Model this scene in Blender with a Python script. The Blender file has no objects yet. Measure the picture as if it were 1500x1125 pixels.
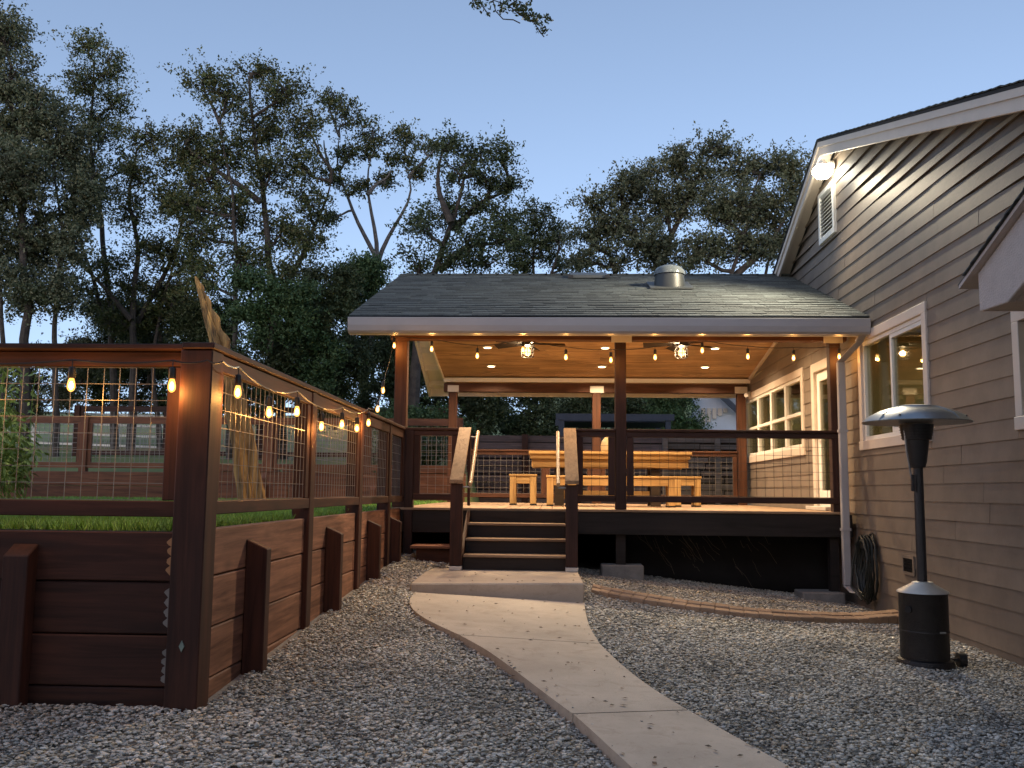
import bpy, math, random
import numpy as np
from mathutils import Vector, Matrix
random.seed(7); RNG = np.random.default_rng(11)
S = bpy.context.scene; COL = S.collection
EYE = 1.3
# ------------------------------------------------------------------ camera
def cam_axes(p=.113529, y=-.0423848, r=.0103953):
    cp,sp,cy,sy,cr,sr = math.cos(p),math.sin(p),math.cos(y),math.sin(y),math.cos(r),math.sin(r)
    a=np.array([[cy,-sy,0],[sy,cy,0],[0,0,1]])
    b=np.array([[1,0,0],[0,-sp,cp],[0,cp,sp]])
    c=np.array([[cr,sr,0],[-sr,cr,0],[0,0,1]])
    return c@b@a
M3 = cam_axes(); FPX = 1377.57
cam = bpy.data.objects.new('camera', bpy.data.cameras.new('camera')); COL.objects.link(cam)
mw = np.eye(4); mw[:3,0]=M3[0]; mw[:3,1]=M3[1]; mw[:3,2]=-M3[2]; mw[:3,3]=(0,0,EYE)
cam.matrix_world = Matrix(mw.tolist())
cam.data.sensor_width=36; cam.data.lens=FPX/1500*36; cam.data.clip_end=2000; cam.data.clip_start=.05
S.camera = cam
def at(u,v,Y):
    "world point at depth Y seen at a photo pixel (used to lay out far vegetation)"
    d = M3.T@np.array([(u-750)/FPX,(562.5-v)/FPX,1]); p=d*(Y/d[1]); p[2]+=EYE
    return p
# ------------------------------------------------------------------ materials
def newmat(name):
    m=bpy.data.materials.new(name); m.use_nodes=True
    nt=m.node_tree; b=nt.nodes['Principled BSDF']; return m,nt,b
def N(nt,t,**k):
    n=nt.nodes.new(t)
    for a,v in k.items():
        if a in n.inputs: n.inputs[a].default_value=v
        else: setattr(n,a,v)
    return n
def ramp(nt,stops):
    r=nt.nodes.new('ShaderNodeValToRGB'); e=r.color_ramp.elements
    while len(e)<len(stops): e.new(.5)
    for i,(p,c) in enumerate(stops): e[i].position=p; e[i].color=(*c,1)
    return r
def mix(nt,a,b,fac,mode='MIX'):
    m=nt.nodes.new('ShaderNodeMix'); m.data_type='RGBA'; m.blend_type=mode
    for s,v in ((0,fac),(6,a),(7,b)):
        if hasattr(v,'links') : nt.links.new(v,m.inputs[s])
        else: m.inputs[s].default_value = v if s==0 else (*v,1)
    return m.outputs[2]
def coords(nt,scale=(1,1,1)):
    g=nt.nodes.new('ShaderNodeNewGeometry'); mp=nt.nodes.new('ShaderNodeMapping')
    nt.links.new(g.outputs['Position'],mp.inputs['Vector']); mp.inputs['Scale'].default_value=scale
    return g,mp.outputs[0]
def mat(name,c1,c2=None,rough=.7,scale=6,metal=0,bump=0,bscale=60,isl=0,spec=.5):
    "mottled two-colour surface with fine bump and per-piece variation"
    m,nt,b=newmat(name); c2=c2 or tuple(x*.8 for x in c1)
    g,v=coords(nt)
    n=N(nt,'ShaderNodeTexNoise',Scale=scale,Detail=6,Roughness=.65); nt.links.new(v,n.inputs['Vector'])
    r=ramp(nt,[(.35,c1),(.68,c2)]); nt.links.new(n.outputs[0],r.inputs[0]); col=r.outputs[0]
    if isl:
        k=N(nt,'ShaderNodeMapRange'); k.inputs['To Min'].default_value=1-isl; k.inputs['To Max'].default_value=1+isl
        nt.links.new(g.outputs['Random Per Island'],k.inputs[0])
        vm=nt.nodes.new('ShaderNodeVectorMath'); vm.operation='SCALE'
        nt.links.new(col,vm.inputs[0]); nt.links.new(k.outputs[0],vm.inputs['Scale']); col=vm.outputs[0]
    nt.links.new(col,b.inputs['Base Color'])
    b.inputs['Roughness'].default_value=rough; b.inputs['Metallic'].default_value=metal
    b.inputs['Specular IOR Level'].default_value=spec
    if bump:
        n2=N(nt,'ShaderNodeTexNoise',Scale=bscale,Detail=4); nt.links.new(v,n2.inputs['Vector'])
        bp=N(nt,'ShaderNodeBump',Strength=bump,Distance=.01); nt.links.new(n2.outputs[0],bp.inputs['Height'])
        nt.links.new(bp.outputs[0],b.inputs['Normal'])
    return m
def wood(name,c1,c2,axis,rough=.65,isl=.18,knots=.5,bump=.25,fine=1.0):
    "grain stretched along an axis, knots, per-board tone"
    m,nt,b=newmat(name)
    sc=[26*fine]*3; sc[axis]=1.3
    g,v=coords(nt,tuple(sc))
    off=nt.nodes.new('ShaderNodeVectorMath'); off.operation='MULTIPLY_ADD'
    cmb=nt.nodes.new('ShaderNodeCombineXYZ')
    for i in range(3): nt.links.new(g.outputs['Random Per Island'],cmb.inputs[i])
    nt.links.new(cmb.outputs[0],off.inputs[0]); off.inputs[1].default_value=(37,53,71); nt.links.new(v,off.inputs[2])
    n=N(nt,'ShaderNodeTexNoise',Scale=1,Detail=7,Roughness=.6,Distortion=.6); nt.links.new(off.outputs[0],n.inputs['Vector'])
    r=ramp(nt,[(.3,c1),(.7,c2)]); nt.links.new(n.outputs[0],r.inputs[0]); col=r.outputs[0]
    ks=[5.5]*3; ks[axis]=2.0
    g2,v2=coords(nt,tuple(ks))
    vo=N(nt,'ShaderNodeTexVoronoi',Scale=1); nt.links.new(v2,vo.inputs['Vector'])
    kr=ramp(nt,[(.05,(1,1,1)),(.21,(0,0,0))]); nt.links.new(vo.outputs['Distance'],kr.inputs[0])
    ml=N(nt,'ShaderNodeMath',operation='MULTIPLY'); nt.links.new(kr.outputs[0],ml.inputs[0]); ml.inputs[1].default_value=knots
    col=mix(nt,col,tuple(x*.35 for x in c1),ml.outputs[0])
    ws=[7.0*fine]*3; ws[axis]=.55
    g4,v4=coords(nt,tuple(ws)); n4=N(nt,'ShaderNodeTexNoise',Scale=1,Detail=8,Roughness=.72,Distortion=1.5); nt.links.new(v4,n4.inputs['Vector'])
    wr=ramp(nt,[(.38,(.62,.59,.57)),(.50,(1,1,1)),(.66,(1.0,1.0,1.0)),(.74,(1.35,1.3,1.22))]); nt.links.new(n4.outputs[0],wr.inputs[0])
    col=mix(nt,col,(1,1,1),1.0,'MULTIPLY'); nt.links.new(wr.outputs[0],col.node.inputs[7])
    n3=N(nt,'ShaderNodeTexNoise',Scale=1.7,Detail=4); g3,v3=coords(nt); nt.links.new(v3,n3.inputs['Vector'])
    k2=N(nt,'ShaderNodeMapRange'); k2.inputs['From Min'].default_value=.3; k2.inputs['From Max'].default_value=.7
    k2.inputs['To Min'].default_value=.8; k2.inputs['To Max'].default_value=1.2; nt.links.new(n3.outputs[0],k2.inputs[0])
    k=N(nt,'ShaderNodeMapRange'); k.inputs['To Min'].default_value=1-isl; k.inputs['To Max'].default_value=1+isl
    nt.links.new(g.outputs['Random Per Island'],k.inputs[0])
    mm=N(nt,'ShaderNodeMath',operation='MULTIPLY'); nt.links.new(k.outputs[0],mm.inputs[0]); nt.links.new(k2.outputs[0],mm.inputs[1])
    vm=nt.nodes.new('ShaderNodeVectorMath'); vm.operation='SCALE'
    nt.links.new(col,vm.inputs[0]); nt.links.new(mm.outputs[0],vm.inputs['Scale'])
    nt.links.new(vm.outputs[0],b.inputs['Base Color']); b.inputs['Roughness'].default_value=rough; b.inputs['Specular IOR Level'].default_value=.3
    bp=N(nt,'ShaderNodeBump',Strength=bump,Distance=.004); nt.links.new(n.outputs[0],bp.inputs['Height']); nt.links.new(bp.outputs[0],b.inputs['Normal'])
    return m
def emis(name,col,st):
    m=bpy.data.materials.new(name); m.use_nodes=True; nt=m.node_tree; nt.nodes.clear()
    e=N(nt,'ShaderNodeEmission'); e.inputs[0].default_value=(*col,1); e.inputs[1].default_value=st
    o=nt.nodes.new('ShaderNodeOutputMaterial'); nt.links.new(e.outputs[0],o.inputs[0]); return m
def bulbmat(name,col,st,tr=.85):
    m=bpy.data.materials.new(name); m.use_nodes=True; nt=m.node_tree; nt.nodes.clear()
    e=N(nt,'ShaderNodeEmission'); e.inputs[0].default_value=(*col,1); e.inputs[1].default_value=st
    t=N(nt,'ShaderNodeBsdfTransparent'); t.inputs[0].default_value=(tr,tr,tr,1)
    a=nt.nodes.new('ShaderNodeAddShader'); nt.links.new(e.outputs[0],a.inputs[0]); nt.links.new(t.outputs[0],a.inputs[1])
    o=nt.nodes.new('ShaderNodeOutputMaterial'); nt.links.new(a.outputs[0],o.inputs[0]); return m
def glassmat(name,tint):
    m=bpy.data.materials.new(name); m.use_nodes=True; nt=m.node_tree; nt.nodes.clear()
    t=N(nt,'ShaderNodeBsdfTransparent'); t.inputs[0].default_value=(*tint,1)
    gl=N(nt,'ShaderNodeBsdfGlossy'); gl.inputs['Roughness'].default_value=.02
    f=N(nt,'ShaderNodeFresnel'); f.inputs[0].default_value=1.5
    ad=N(nt,'ShaderNodeMath',operation='MULTIPLY'); nt.links.new(f.outputs[0],ad.inputs[0]); ad.inputs[1].default_value=.5
    x=nt.nodes.new('ShaderNodeMixShader'); nt.links.new(ad.outputs[0],x.inputs[0]); nt.links.new(t.outputs[0],x.inputs[1]); nt.links.new(gl.outputs[0],x.inputs[2])
    o=nt.nodes.new('ShaderNodeOutputMaterial'); nt.links.new(x.outputs[0],o.inputs[0]); return m
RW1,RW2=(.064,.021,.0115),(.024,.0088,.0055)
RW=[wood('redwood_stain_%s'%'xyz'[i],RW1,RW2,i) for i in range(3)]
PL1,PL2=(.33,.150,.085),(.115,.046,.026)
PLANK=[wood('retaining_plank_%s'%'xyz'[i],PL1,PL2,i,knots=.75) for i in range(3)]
PORCHW=[wood('porch_timber_%s'%'xyz'[i],(.088,.034,.0175),(.045,.017,.009),i) for i in range(3)]
DARKW=[wood('dark_rail_%s'%'xyz'[i],(.045,.019,.014),(.026,.012,.009),i) for i in range(3)]
CEIL=wood('pine_ceiling',(.53,.345,.185),(.34,.20,.095),0,rough=.5,isl=.16,knots=.85)
DECK=wood('deck_board',(.34,.23,.14),(.24,.155,.095),1,isl=.08,knots=0)
DECKX=wood('deck_edge_board',(.34,.23,.14),(.24,.155,.095),0,isl=.05,knots=0)
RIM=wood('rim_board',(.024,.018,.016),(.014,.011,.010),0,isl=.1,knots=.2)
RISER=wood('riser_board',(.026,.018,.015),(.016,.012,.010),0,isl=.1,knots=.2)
CAPW=wood('cap_board',(.36,.23,.12),(.24,.145,.075),1,isl=.08,knots=.3)
PINE=[wood('furniture_pine_%s'%'xyz'[i],(.50,.32,.125),(.35,.205,.075),i,isl=.12,knots=.4) for i in range(3)]
GREYW=wood('weathered_fence',(.15,.105,.098),(.085,.06,.058),0,isl=.3,knots=.3)
PALLET=wood('grey_lattice',(.19,.165,.15),(.11,.093,.085),0,isl=.3,knots=.2)
PLANKD=[wood('terrace_plank_%s'%'xyz'[i],(.22,.088,.042),(.12,.046,.024),i,knots=.5) for i in range(3)]
WIRE=mat('galvanised_wire',(.26,.245,.23),(.18,.165,.155),rough=.45,metal=.7)
WIREB=mat('black_wire',(.05,.045,.04),(.03,.028,.025),rough=.5,metal=.5)
SIDING=mat('taupe_siding',(.196,.156,.121),(.150,.119,.093),rough=.55,scale=3.5,bump=.10,bscale=60,isl=.09)
TRIM=mat('cream_trim',(.66,.57,.48),(.60,.52,.44),rough=.5,scale=4,bump=.1)
WHITE=mat('white_paint',(.80,.785,.72),(.74,.72,.66),rough=.45,scale=4,bump=.08)
STUCCO=mat('trim_stucco',(.52,.45,.41),(.45,.39,.36),rough=.85,scale=9,bump=.8,bscale=70)
GUTTER=mat('gutter_paint',(.40,.385,.385),(.365,.35,.355),rough=.35,scale=2,spec=.6)
SHINGLE=mat('asphalt_shingle',(.075,.088,.090),(.046,.054,.056),rough=.92,scale=35,bump=.8,bscale=260,isl=.34)
SHEDGE=mat('roof_edge',(.03,.028,.027),rough=.9)
CONC=mat('tan_concrete',(.46,.38,.30),(.37,.305,.24),rough=.85,scale=2.2,bump=.3,bscale=120)
def concmat():
    m=mat('stained_concrete',(.52,.435,.34),(.39,.325,.252),rough=.85,scale=1.7,bump=.35,bscale=130); nt=m.node_tree; b=nt.nodes['Principled BSDF']
    src=b.inputs['Base Color'].links[0].from_socket
    g,v=coords(nt); n=N(nt,'ShaderNodeTexNoise',Scale=38,Detail=5,Roughness=.75); nt.links.new(v,n.inputs['Vector']); r=ramp(nt,[(.60,(1,1,1)),(.74,(.62,.58,.54))]); nt.links.new(n.outputs[0],r.inputs[0])
    n2=N(nt,'ShaderNodeTexNoise',Scale=4.5,Detail=6,Roughness=.7,Distortion=1.2); nt.links.new(v,n2.inputs['Vector']); r2=ramp(nt,[(.52,(1,1,1)),(.72,(.80,.77,.74))]); nt.links.new(n2.outputs[0],r2.inputs[0])
    c=mix(nt,src,(1,1,1),1.0,'MULTIPLY'); mx=c.node; nt.links.new(r.outputs[0],mx.inputs[7])
    d=mix(nt,c,(1,1,1),1.0,'MULTIPLY'); nt.links.new(r2.outputs[0],d.node.inputs[7])
    nt.links.new(d,b.inputs['Base Color']); return m
CONC=concmat()
CONCG=mat('grey_concrete',(.26,.25,.23),(.18,.17,.16),rough=.9,scale=8,bump=.5,bscale=60)
STEEL=mat('brushed_steel',(.36,.375,.38),(.27,.28,.285),rough=.36,metal=.9,scale=3)
IRON=mat('black_iron',(.022,.020,.021),(.014,.013,.014),rough=.42,scale=8,bump=.1)
BRONZE=mat('hammered_bronze',(.024,.021,.020),(.014,.013,.013),rough=.38,metal=.4,scale=14,bump=.5,bscale=140)
PALEMET=mat('pale_metal',(.62,.58,.52),(.55,.51,.46),rough=.4,metal=.2)
BRASS=mat('tan_handrail',(.48,.32,.165),(.40,.26,.13),rough=.4,scale=5)
BLADE=wood('fan_blade_wood',(.035,.022,.015),(.02,.013,.009),0,knots=0)
RUBBER=mat('hose_rubber',(.016,.021,.019),(.010,.014,.013),rough=.5)
LOGM=wood('bare_snag_wood',(.060,.036,.020),(.62,.36,.12),2,isl=0,knots=.35,bump=1,fine=.62)
BARK=mat('bark',(.085,.068,.055),(.04,.032,.027),rough=.95,scale=7,bump=1,bscale=22)
BARKP=mat('pale_bark',(.17,.155,.145),(.065,.06,.056),rough=.95,scale=5,bump=.8,bscale=22)
GRASSM=mat('grass_blade',(.17,.34,.045),(.10,.23,.028),rough=.6,scale=1.4,isl=.5)
DIRT=mat('gravel_bed',(.26,.245,.215),(.17,.158,.138),rough=.95,scale=30,bump=1,bscale=60)
TURF=mat('turf_soil',(.05,.085,.02),(.035,.055,.015),rough=.95,scale=12,bump=1,bscale=50)
HILLM=mat('hill_ground',(.20,.225,.06),(.13,.15,.045),rough=.95,scale=.6,bump=.8,bscale=5)
PAVER=mat('brown_paver',(.36,.25,.16),(.26,.175,.115),rough=.85,scale=6,isl=.12,bump=.4)
NAVY=mat('slate_paint',(.028,.036,.055),(.022,.028,.042),rough=.6)
HOUSEW=mat('neighbour_white',(.62,.66,.74),(.58,.62,.70),rough=.8)
INTW=mat('interior_wall',(.46,.42,.27),(.42,.385,.25),rough=.9)
INTF=mat('interior_floor',(.25,.17,.1),rough=.7)
GLASS=glassmat('window_glass',(.80,.80,.74))
BULB=bulbmat('bulb_glow',(1,.40,.075),1.25,.8)
FILA=emis('bulb_filament',(1,.62,.22),9)
FLOODE=emis('flood_lens',(1,.90,.68),40)
CANE=emis('downlight_lens',(1,.72,.40),9)
FANE=bulbmat('fan_lamp_glow',(1,.56,.18),1.8)
def gravelmat():
    m,nt,b=newmat('river_gravel'); g=nt.nodes.new('ShaderNodeNewGeometry')
    r=ramp(nt,[(0,(.15,.146,.128)),(.20,(.28,.272,.24)),(.42,(.41,.397,.35)),(.60,(.52,.504,.445)),(.73,(.43,.365,.27)),(.84,(.60,.578,.51)),(.93,(.47,.34,.20)),(1,(.72,.70,.63))])
    nt.links.new(g.outputs['Random Per Island'],r.inputs[0])
    n=N(nt,'ShaderNodeTexNoise',Scale=90,Detail=3); nt.links.new(g.outputs['Position'],n.inputs['Vector'])
    k=N(nt,'ShaderNodeMapRange'); k.inputs['To Min'].default_value=.75; k.inputs['To Max'].default_value=1.25; nt.links.new(n.outputs[0],k.inputs[0])
    n2=N(nt,'ShaderNodeTexNoise',Scale=1.6,Detail=5); nt.links.new(g.outputs['Position'],n2.inputs['Vector'])
    k2=N(nt,'ShaderNodeMapRange'); k2.inputs['From Min'].default_value=.32; k2.inputs['From Max'].default_value=.66; k2.inputs['To Min'].default_value=.74; k2.inputs['To Max'].default_value=1.25; nt.links.new(n2.outputs[0],k2.inputs[0])
    mm=N(nt,'ShaderNodeMath',operation='MULTIPLY'); nt.links.new(k.outputs[0],mm.inputs[0]); nt.links.new(k2.outputs[0],mm.inputs[1])
    vm=nt.nodes.new('ShaderNodeVectorMath'); vm.operation='SCALE'; nt.links.new(r.outputs[0],vm.inputs[0]); nt.links.new(mm.outputs[0],vm.inputs['Scale'])
    nt.links.new(vm.outputs[0],b.inputs['Base Color']); b.inputs['Roughness'].default_value=.75
    return m
GRAVEL=gravelmat()
def leafmat(name,a,b_,c):
    m,nt,b=newmat(name); g=nt.nodes.new('ShaderNodeNewGeometry')
    r=ramp(nt,[(0,a),(.5,b_),(1,c)]); nt.links.new(g.outputs['Random Per Island'],r.inputs[0])
    n=N(nt,'ShaderNodeTexNoise',Scale=.7,Detail=3); nt.links.new(g.outputs['Position'],n.inputs['Vector'])
    k=N(nt,'ShaderNodeMapRange'); k.inputs['From Min'].default_value=.3; k.inputs['From Max'].default_value=.7
    k.inputs['To Min'].default_value=.65; k.inputs['To Max'].default_value=1.3; nt.links.new(n.outputs[0],k.inputs[0])
    vm=nt.nodes.new('ShaderNodeVectorMath'); vm.operation='SCALE'; nt.links.new(r.outputs[0],vm.inputs[0]); nt.links.new(k.outputs[0],vm.inputs['Scale'])
    nt.links.new(vm.outputs[0],b.inputs['Base Color']); b.inputs['Roughness'].default_value=.6
    b.inputs['Specular IOR Level'].default_value=.3
    return m
LEAF_OAK=leafmat('oak_leaf',(.045,.066,.020),(.076,.092,.030),(.128,.115,.045))
LEAF_DARK=leafmat('dark_leaf',(.034,.052,.020),(.054,.075,.029),(.088,.10,.045))
LEAF_GREY=leafmat('greygreen_leaf',(.066,.084,.044),(.105,.122,.068),(.16,.155,.088))
LEAF_GREEN=leafmat('green_leaf',(.034,.070,.024),(.054,.098,.036),(.092,.132,.048))
LEAF_LIGHT=leafmat('light_leaf',(.16,.26,.05),(.24,.34,.08),(.32,.40,.13))
# ------------------------------------------------------------------ mesh builder
class MB:
    def __init__(s): s.v=[]; s.f=[]
    def add(s,vs,fs):
        o=len(s.v); s.v+= [tuple(p) for p in vs]; s.f+=[tuple(i+o for i in f) for f in fs]; return s
    def box(s,x0,x1,y0,y1,z0,z1):
        return s.add([(x0,y0,z0),(x1,y0,z0),(x1,y1,z0),(x0,y1,z0),(x0,y0,z1),(x1,y0,z1),(x1,y1,z1),(x0,y1,z1)],
          [(0,3,2,1),(4,5,6,7),(0,1,5,4),(1,2,6,5),(2,3,7,6),(3,0,4,7)])
    def hexa(s,b,t):   # bottom quad, top quad (ccw from above)
        return s.add(list(b)+list(t),[(0,3,2,1),(4,5,6,7),(0,1,5,4),(1,2,6,5),(2,3,7,6),(3,0,4,7)])
    def prism(s,poly,axis,a,b):
        "extrude a 2D polygon (list of pairs in the other two axes) along axis from a to b"
        def P(p,w):
            q=list(p); q.insert(axis,w); return q
        n=len(poly); vs=[P(p,a) for p in poly]+[P(p,b) for p in poly]
        fs=[tuple(range(n))[::-1],tuple(range(n,2*n))]+[(i,(i+1)%n,n+(i+1)%n,n+i) for i in range(n)]
        return s.add(vs,fs)
    def tube(s,pts,r,n=6,cap=True):
        pts=[Vector(p) for p in pts]; m=len(pts); rs=r if hasattr(r,'__len__') else [r]*m
        o=len(s.v); up=None
        for i,p in enumerate(pts):
            d=(pts[min(i+1,m-1)]-pts[max(i-1,0)]); 
            if d.length<1e-9: d=Vector((0,0,1))
            d.normalize()
            if up is None or abs(up.dot(d))>.98: up=Vector((0,0,1)) if abs(d.z)<.9 else Vector((1,0,0))
            a=d.cross(up).normalized(); b=a.cross(d).normalized(); up=b
            for k in range(n):
                t=2*math.pi*(k+.5)/n; s.v.append(tuple(p+(a*math.cos(t)+b*math.sin(t))*rs[i]))
        for i in range(m-1):
            for k in range(n):
                s.f.append((o+i*n+k,o+i*n+(k+1)%n,o+(i+1)*n+(k+1)%n,o+(i+1)*n+k))
        if cap: s.f.append(tuple(o+k for k in range(n))[::-1]); s.f.append(tuple(o+(m-1)*n+k for k in range(n)))
        return s
    def lathe(s,c,prof,n=24):
        o=len(s.v)
        for r,z in prof:
            for k in range(n):
                t=2*math.pi*k/n; s.v.append((c[0]+r*math.cos(t),c[1]+r*math.sin(t),c[2]+z))
        for i in range(len(prof)-1):
            for k in range(n): s.f.append((o+i*n+k,o+i*n+(k+1)%n,o+(i+1)*n+(k+1)%n,o+(i+1)*n+k))
        s.f.append(tuple(o+k for k in range(n))[::-1]); s.f.append(tuple(o+(len(prof)-1)*n+k for k in range(n)))
        return s
    def build(s,name,m,parent=None,bevel=0,smooth=False,mats=None):
        off=Vector((0,0,0)); p=parent
        while p is not None: off+=p.location; p=p.parent
        me=bpy.data.meshes.new(name); 
        me.from_pydata([(x-off.x,y-off.y,z-off.z) for x,y,z in s.v],[],s.f)
        me.materials.append(m); me.update()
        ob=bpy.data.objects.new(name,me); COL.objects.link(ob)
        if parent is not None: ob.parent=parent
        if smooth:
            me.polygons.foreach_set('use_smooth',[True]*len(me.polygons))
            md=ob.modifiers.new('es','EDGE_SPLIT'); md.split_angle=math.radians(40)
        if bevel:
            md=ob.modifiers.new('bv','BEVEL'); md.width=bevel; md.segments=1; md.limit_method='ANGLE'; md.harden_normals=False
        return ob
def npmesh(name,V,F,m,parent=None,smooth=False):
    "fast mesh from numpy arrays, all faces with the same vertex count"
    k=F.shape[1]; me=bpy.data.meshes.new(name)
    off=np.zeros(3); p=parent
    while p is not None: off+=np.array(p.location); p=p.parent
    me.vertices.add(len(V)); me.vertices.foreach_set('co',(V-off).astype(np.float32).ravel())
    me.loops.add(F.size); me.loops.foreach_set('vertex_index',F.astype(np.int32).ravel())
    me.polygons.add(len(F)); me.polygons.foreach_set('loop_start',np.arange(0,F.size,k,dtype=np.int32))
    if smooth: me.polygons.foreach_set('use_smooth',np.ones(len(F),dtype=bool))
    me.update(calc_edges=True); me.materials.append(m)
    ob=bpy.data.objects.new(name,me); COL.objects.link(ob)
    if parent is not None: ob.parent=parent
    return ob
def tag(o,label=None,cat=None,group=None,kind=None):
    if label: o['label']=label
    if cat: o['category']=cat
    if group: o['group']=group
    if kind: o['kind']=kind
    return o
def thing(name,loc,label,cat,group=None):
    o=bpy.data.objects.new(name,None); COL.objects.link(o); o.location=loc; o.empty_display_size=.1
    return tag(o,label,cat,group)
def lamp(name,kind,loc,power,col,parent=None,**k):
    d=bpy.data.lights.new(name,kind); d.energy=power; d.color=col
    for a,v in k.items(): setattr(d,a,v)
    o=bpy.data.objects.new(name,d); COL.objects.link(o)
    off=Vector((0,0,0)); p=parent
    while p is not None: off+=p.location; p=p.parent
    o.location=Vector(loc)-off
    if parent is not None: o.parent=parent
    return o
# ------------------------------------------------------------------ terrain
def gz(X,Y):
    t=np.clip((np.asarray(X)+1.72)/5.22,0,1); y=np.clip(Y,3,12)
    return (1-t)*(.22+.0545*(y-4.66))+t*.05
def sheet(name,xs,ys,zf,m):
    X,Y=np.meshgrid(xs,ys); Z=zf(X,Y); V=np.stack([X.ravel(),Y.ravel(),Z.ravel()],1)
    nx=len(xs); i=np.arange((len(ys)-1)*nx).reshape(-1,nx)[:,:-1].ravel()
    F=np.stack([i,i+1,i+nx+1,i+nx],1)
    return tag(npmesh(name,V,F,m,smooth=True),kind='structure')
sheet('ground',np.concatenate([[-60,-30,-12],np.linspace(-6,8,50)]),np.concatenate([[-60,-25,-8],np.linspace(-4,17.4,60)]),lambda X,Y:gz(X,Y)-.012,DIRT)
sheet('lawn',np.linspace(-40,-1.80,30),np.linspace(4.86,17.6,30),lambda X,Y:X*0+1.075,TURF)
def hz(X,Y):
    b=np.where(Y<17.7,1.0,np.where(Y<19,1.56,1.6+np.clip(Y-19,0,60)*.1))
    r=np.where(X>-1.6,np.where(Y<24,1.05,1.05+(Y-24)*.12),b)
    return r+np.sin(X*.31)*.12*np.clip((Y-20)/10,0,1)
sheet('hillside',np.concatenate([[-400,-120,-60],np.linspace(-30,-1.7,30),[-1.5],np.linspace(0,40,25),[90,400]]),np.concatenate([[17.65,18.2,19],np.linspace(20,80,40),[150,600]]),hz,HILLM)
# ------------------------------------------------------------------ path and landing
L=[(-1.172,7.865),(-1.056,7.418),(-.884,7.04),(-.632,6.627),(-.36,6.052),(-.133,5.442),(.033,4.977),(.122,4.769),(.229,4.381),(.323,4.043),(.373,3.886),(.62,3.0),(1.0,1.9),(1.6,.6)]
Rr=[(.30,8.339),(.295,7.452),(.335,6.677),(.422,6.044),(.524,5.561),(.643,5.126),(.703,4.968),(.778,4.759),(.879,4.45),(.99,4.152),(1.061,3.948),(1.30,3.2),(1.8,2.1),(2.4,.9)]
def resample(P,n):
    P=np.array(P); d=np.r_[0,np.cumsum(np.linalg.norm(np.diff(P,axis=0),axis=1))]; t=np.linspace(0,d[-1],n)
    # smooth spline-ish
    x=np.interp(t,d,P[:,0]); y=np.interp(t,d,P[:,1])
    for _ in range(6):
        x[1:-1]=.25*x[:-2]+.5*x[1:-1]+.25*x[2:]; y[1:-1]=.25*y[:-2]+.5*y[1:-1]+.25*y[2:]
    return np.stack([x,y],1)
Lr=resample([(-1.20,8.45),(-1.205,8.2)]+L,120); Rs=resample([(.31,8.72)]+Rr,120)
def cut(P,yv): return int(np.argmin(abs(P[:,1]-yv)))
def slab(name,l,r,label=None):
    m=MB(); n=24
    l=resample(l,n); r=resample(r,n)
    tp=lambda p:(p[0],p[1],float(gz(p[0],p[1]))+float(np.interp(p[1],[6.2,8.4],[.055,.012])))
    bt=lambda p:(p[0],p[1],float(gz(p[0],p[1]))-.10)
    for i in range(n-1):
        m.hexa([bt(l[i+1]),bt(r[i+1]),bt(r[i]),bt(l[i])],[tp(l[i+1]),tp(r[i+1]),tp(r[i]),tp(l[i])])
    return m
cuts=[(0,0),(cut(Lr,6.60),cut(Rs,6.67)),(cut(Lr,4.78),cut(Rs,4.97)),(cut(Lr,3.0),cut(Rs,3.2)),(119,119)]
pm=MB()
for (a,b),(c,d) in zip(cuts[:-1],cuts[1:]):
    l=Lr[a:c+1].copy(); r=Rs[b:d+1].copy()
    def inset(P,s0,s1):
        P=P.copy(); P[0]+= (P[1]-P[0])/np.linalg.norm(P[1]-P[0])*s0; P[-1]-=(P[-1]-P[-2])/np.linalg.norm(P[-1]-P[-2])*s1; return P
    n0=.006 if a else 0
    s=slab('p',inset(l,n0,.009),inset(r,n0,.009)); pm.add(s.v,s.f)
pathm,nt,b=newmat('walk'); pathm=CONC
tag(pm.build('path',CONC),kind='structure')
ld=MB(); ld.prism([(-1.262,8.56),(.310,8.80),(.285,10.25),(-1.31,10.32)],2,.2,.468)
ld=ld.build('landing_slab',CONC,bevel=.012); tag(ld,'tan concrete landing slab at the foot of the deck stairs','slab')
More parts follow.
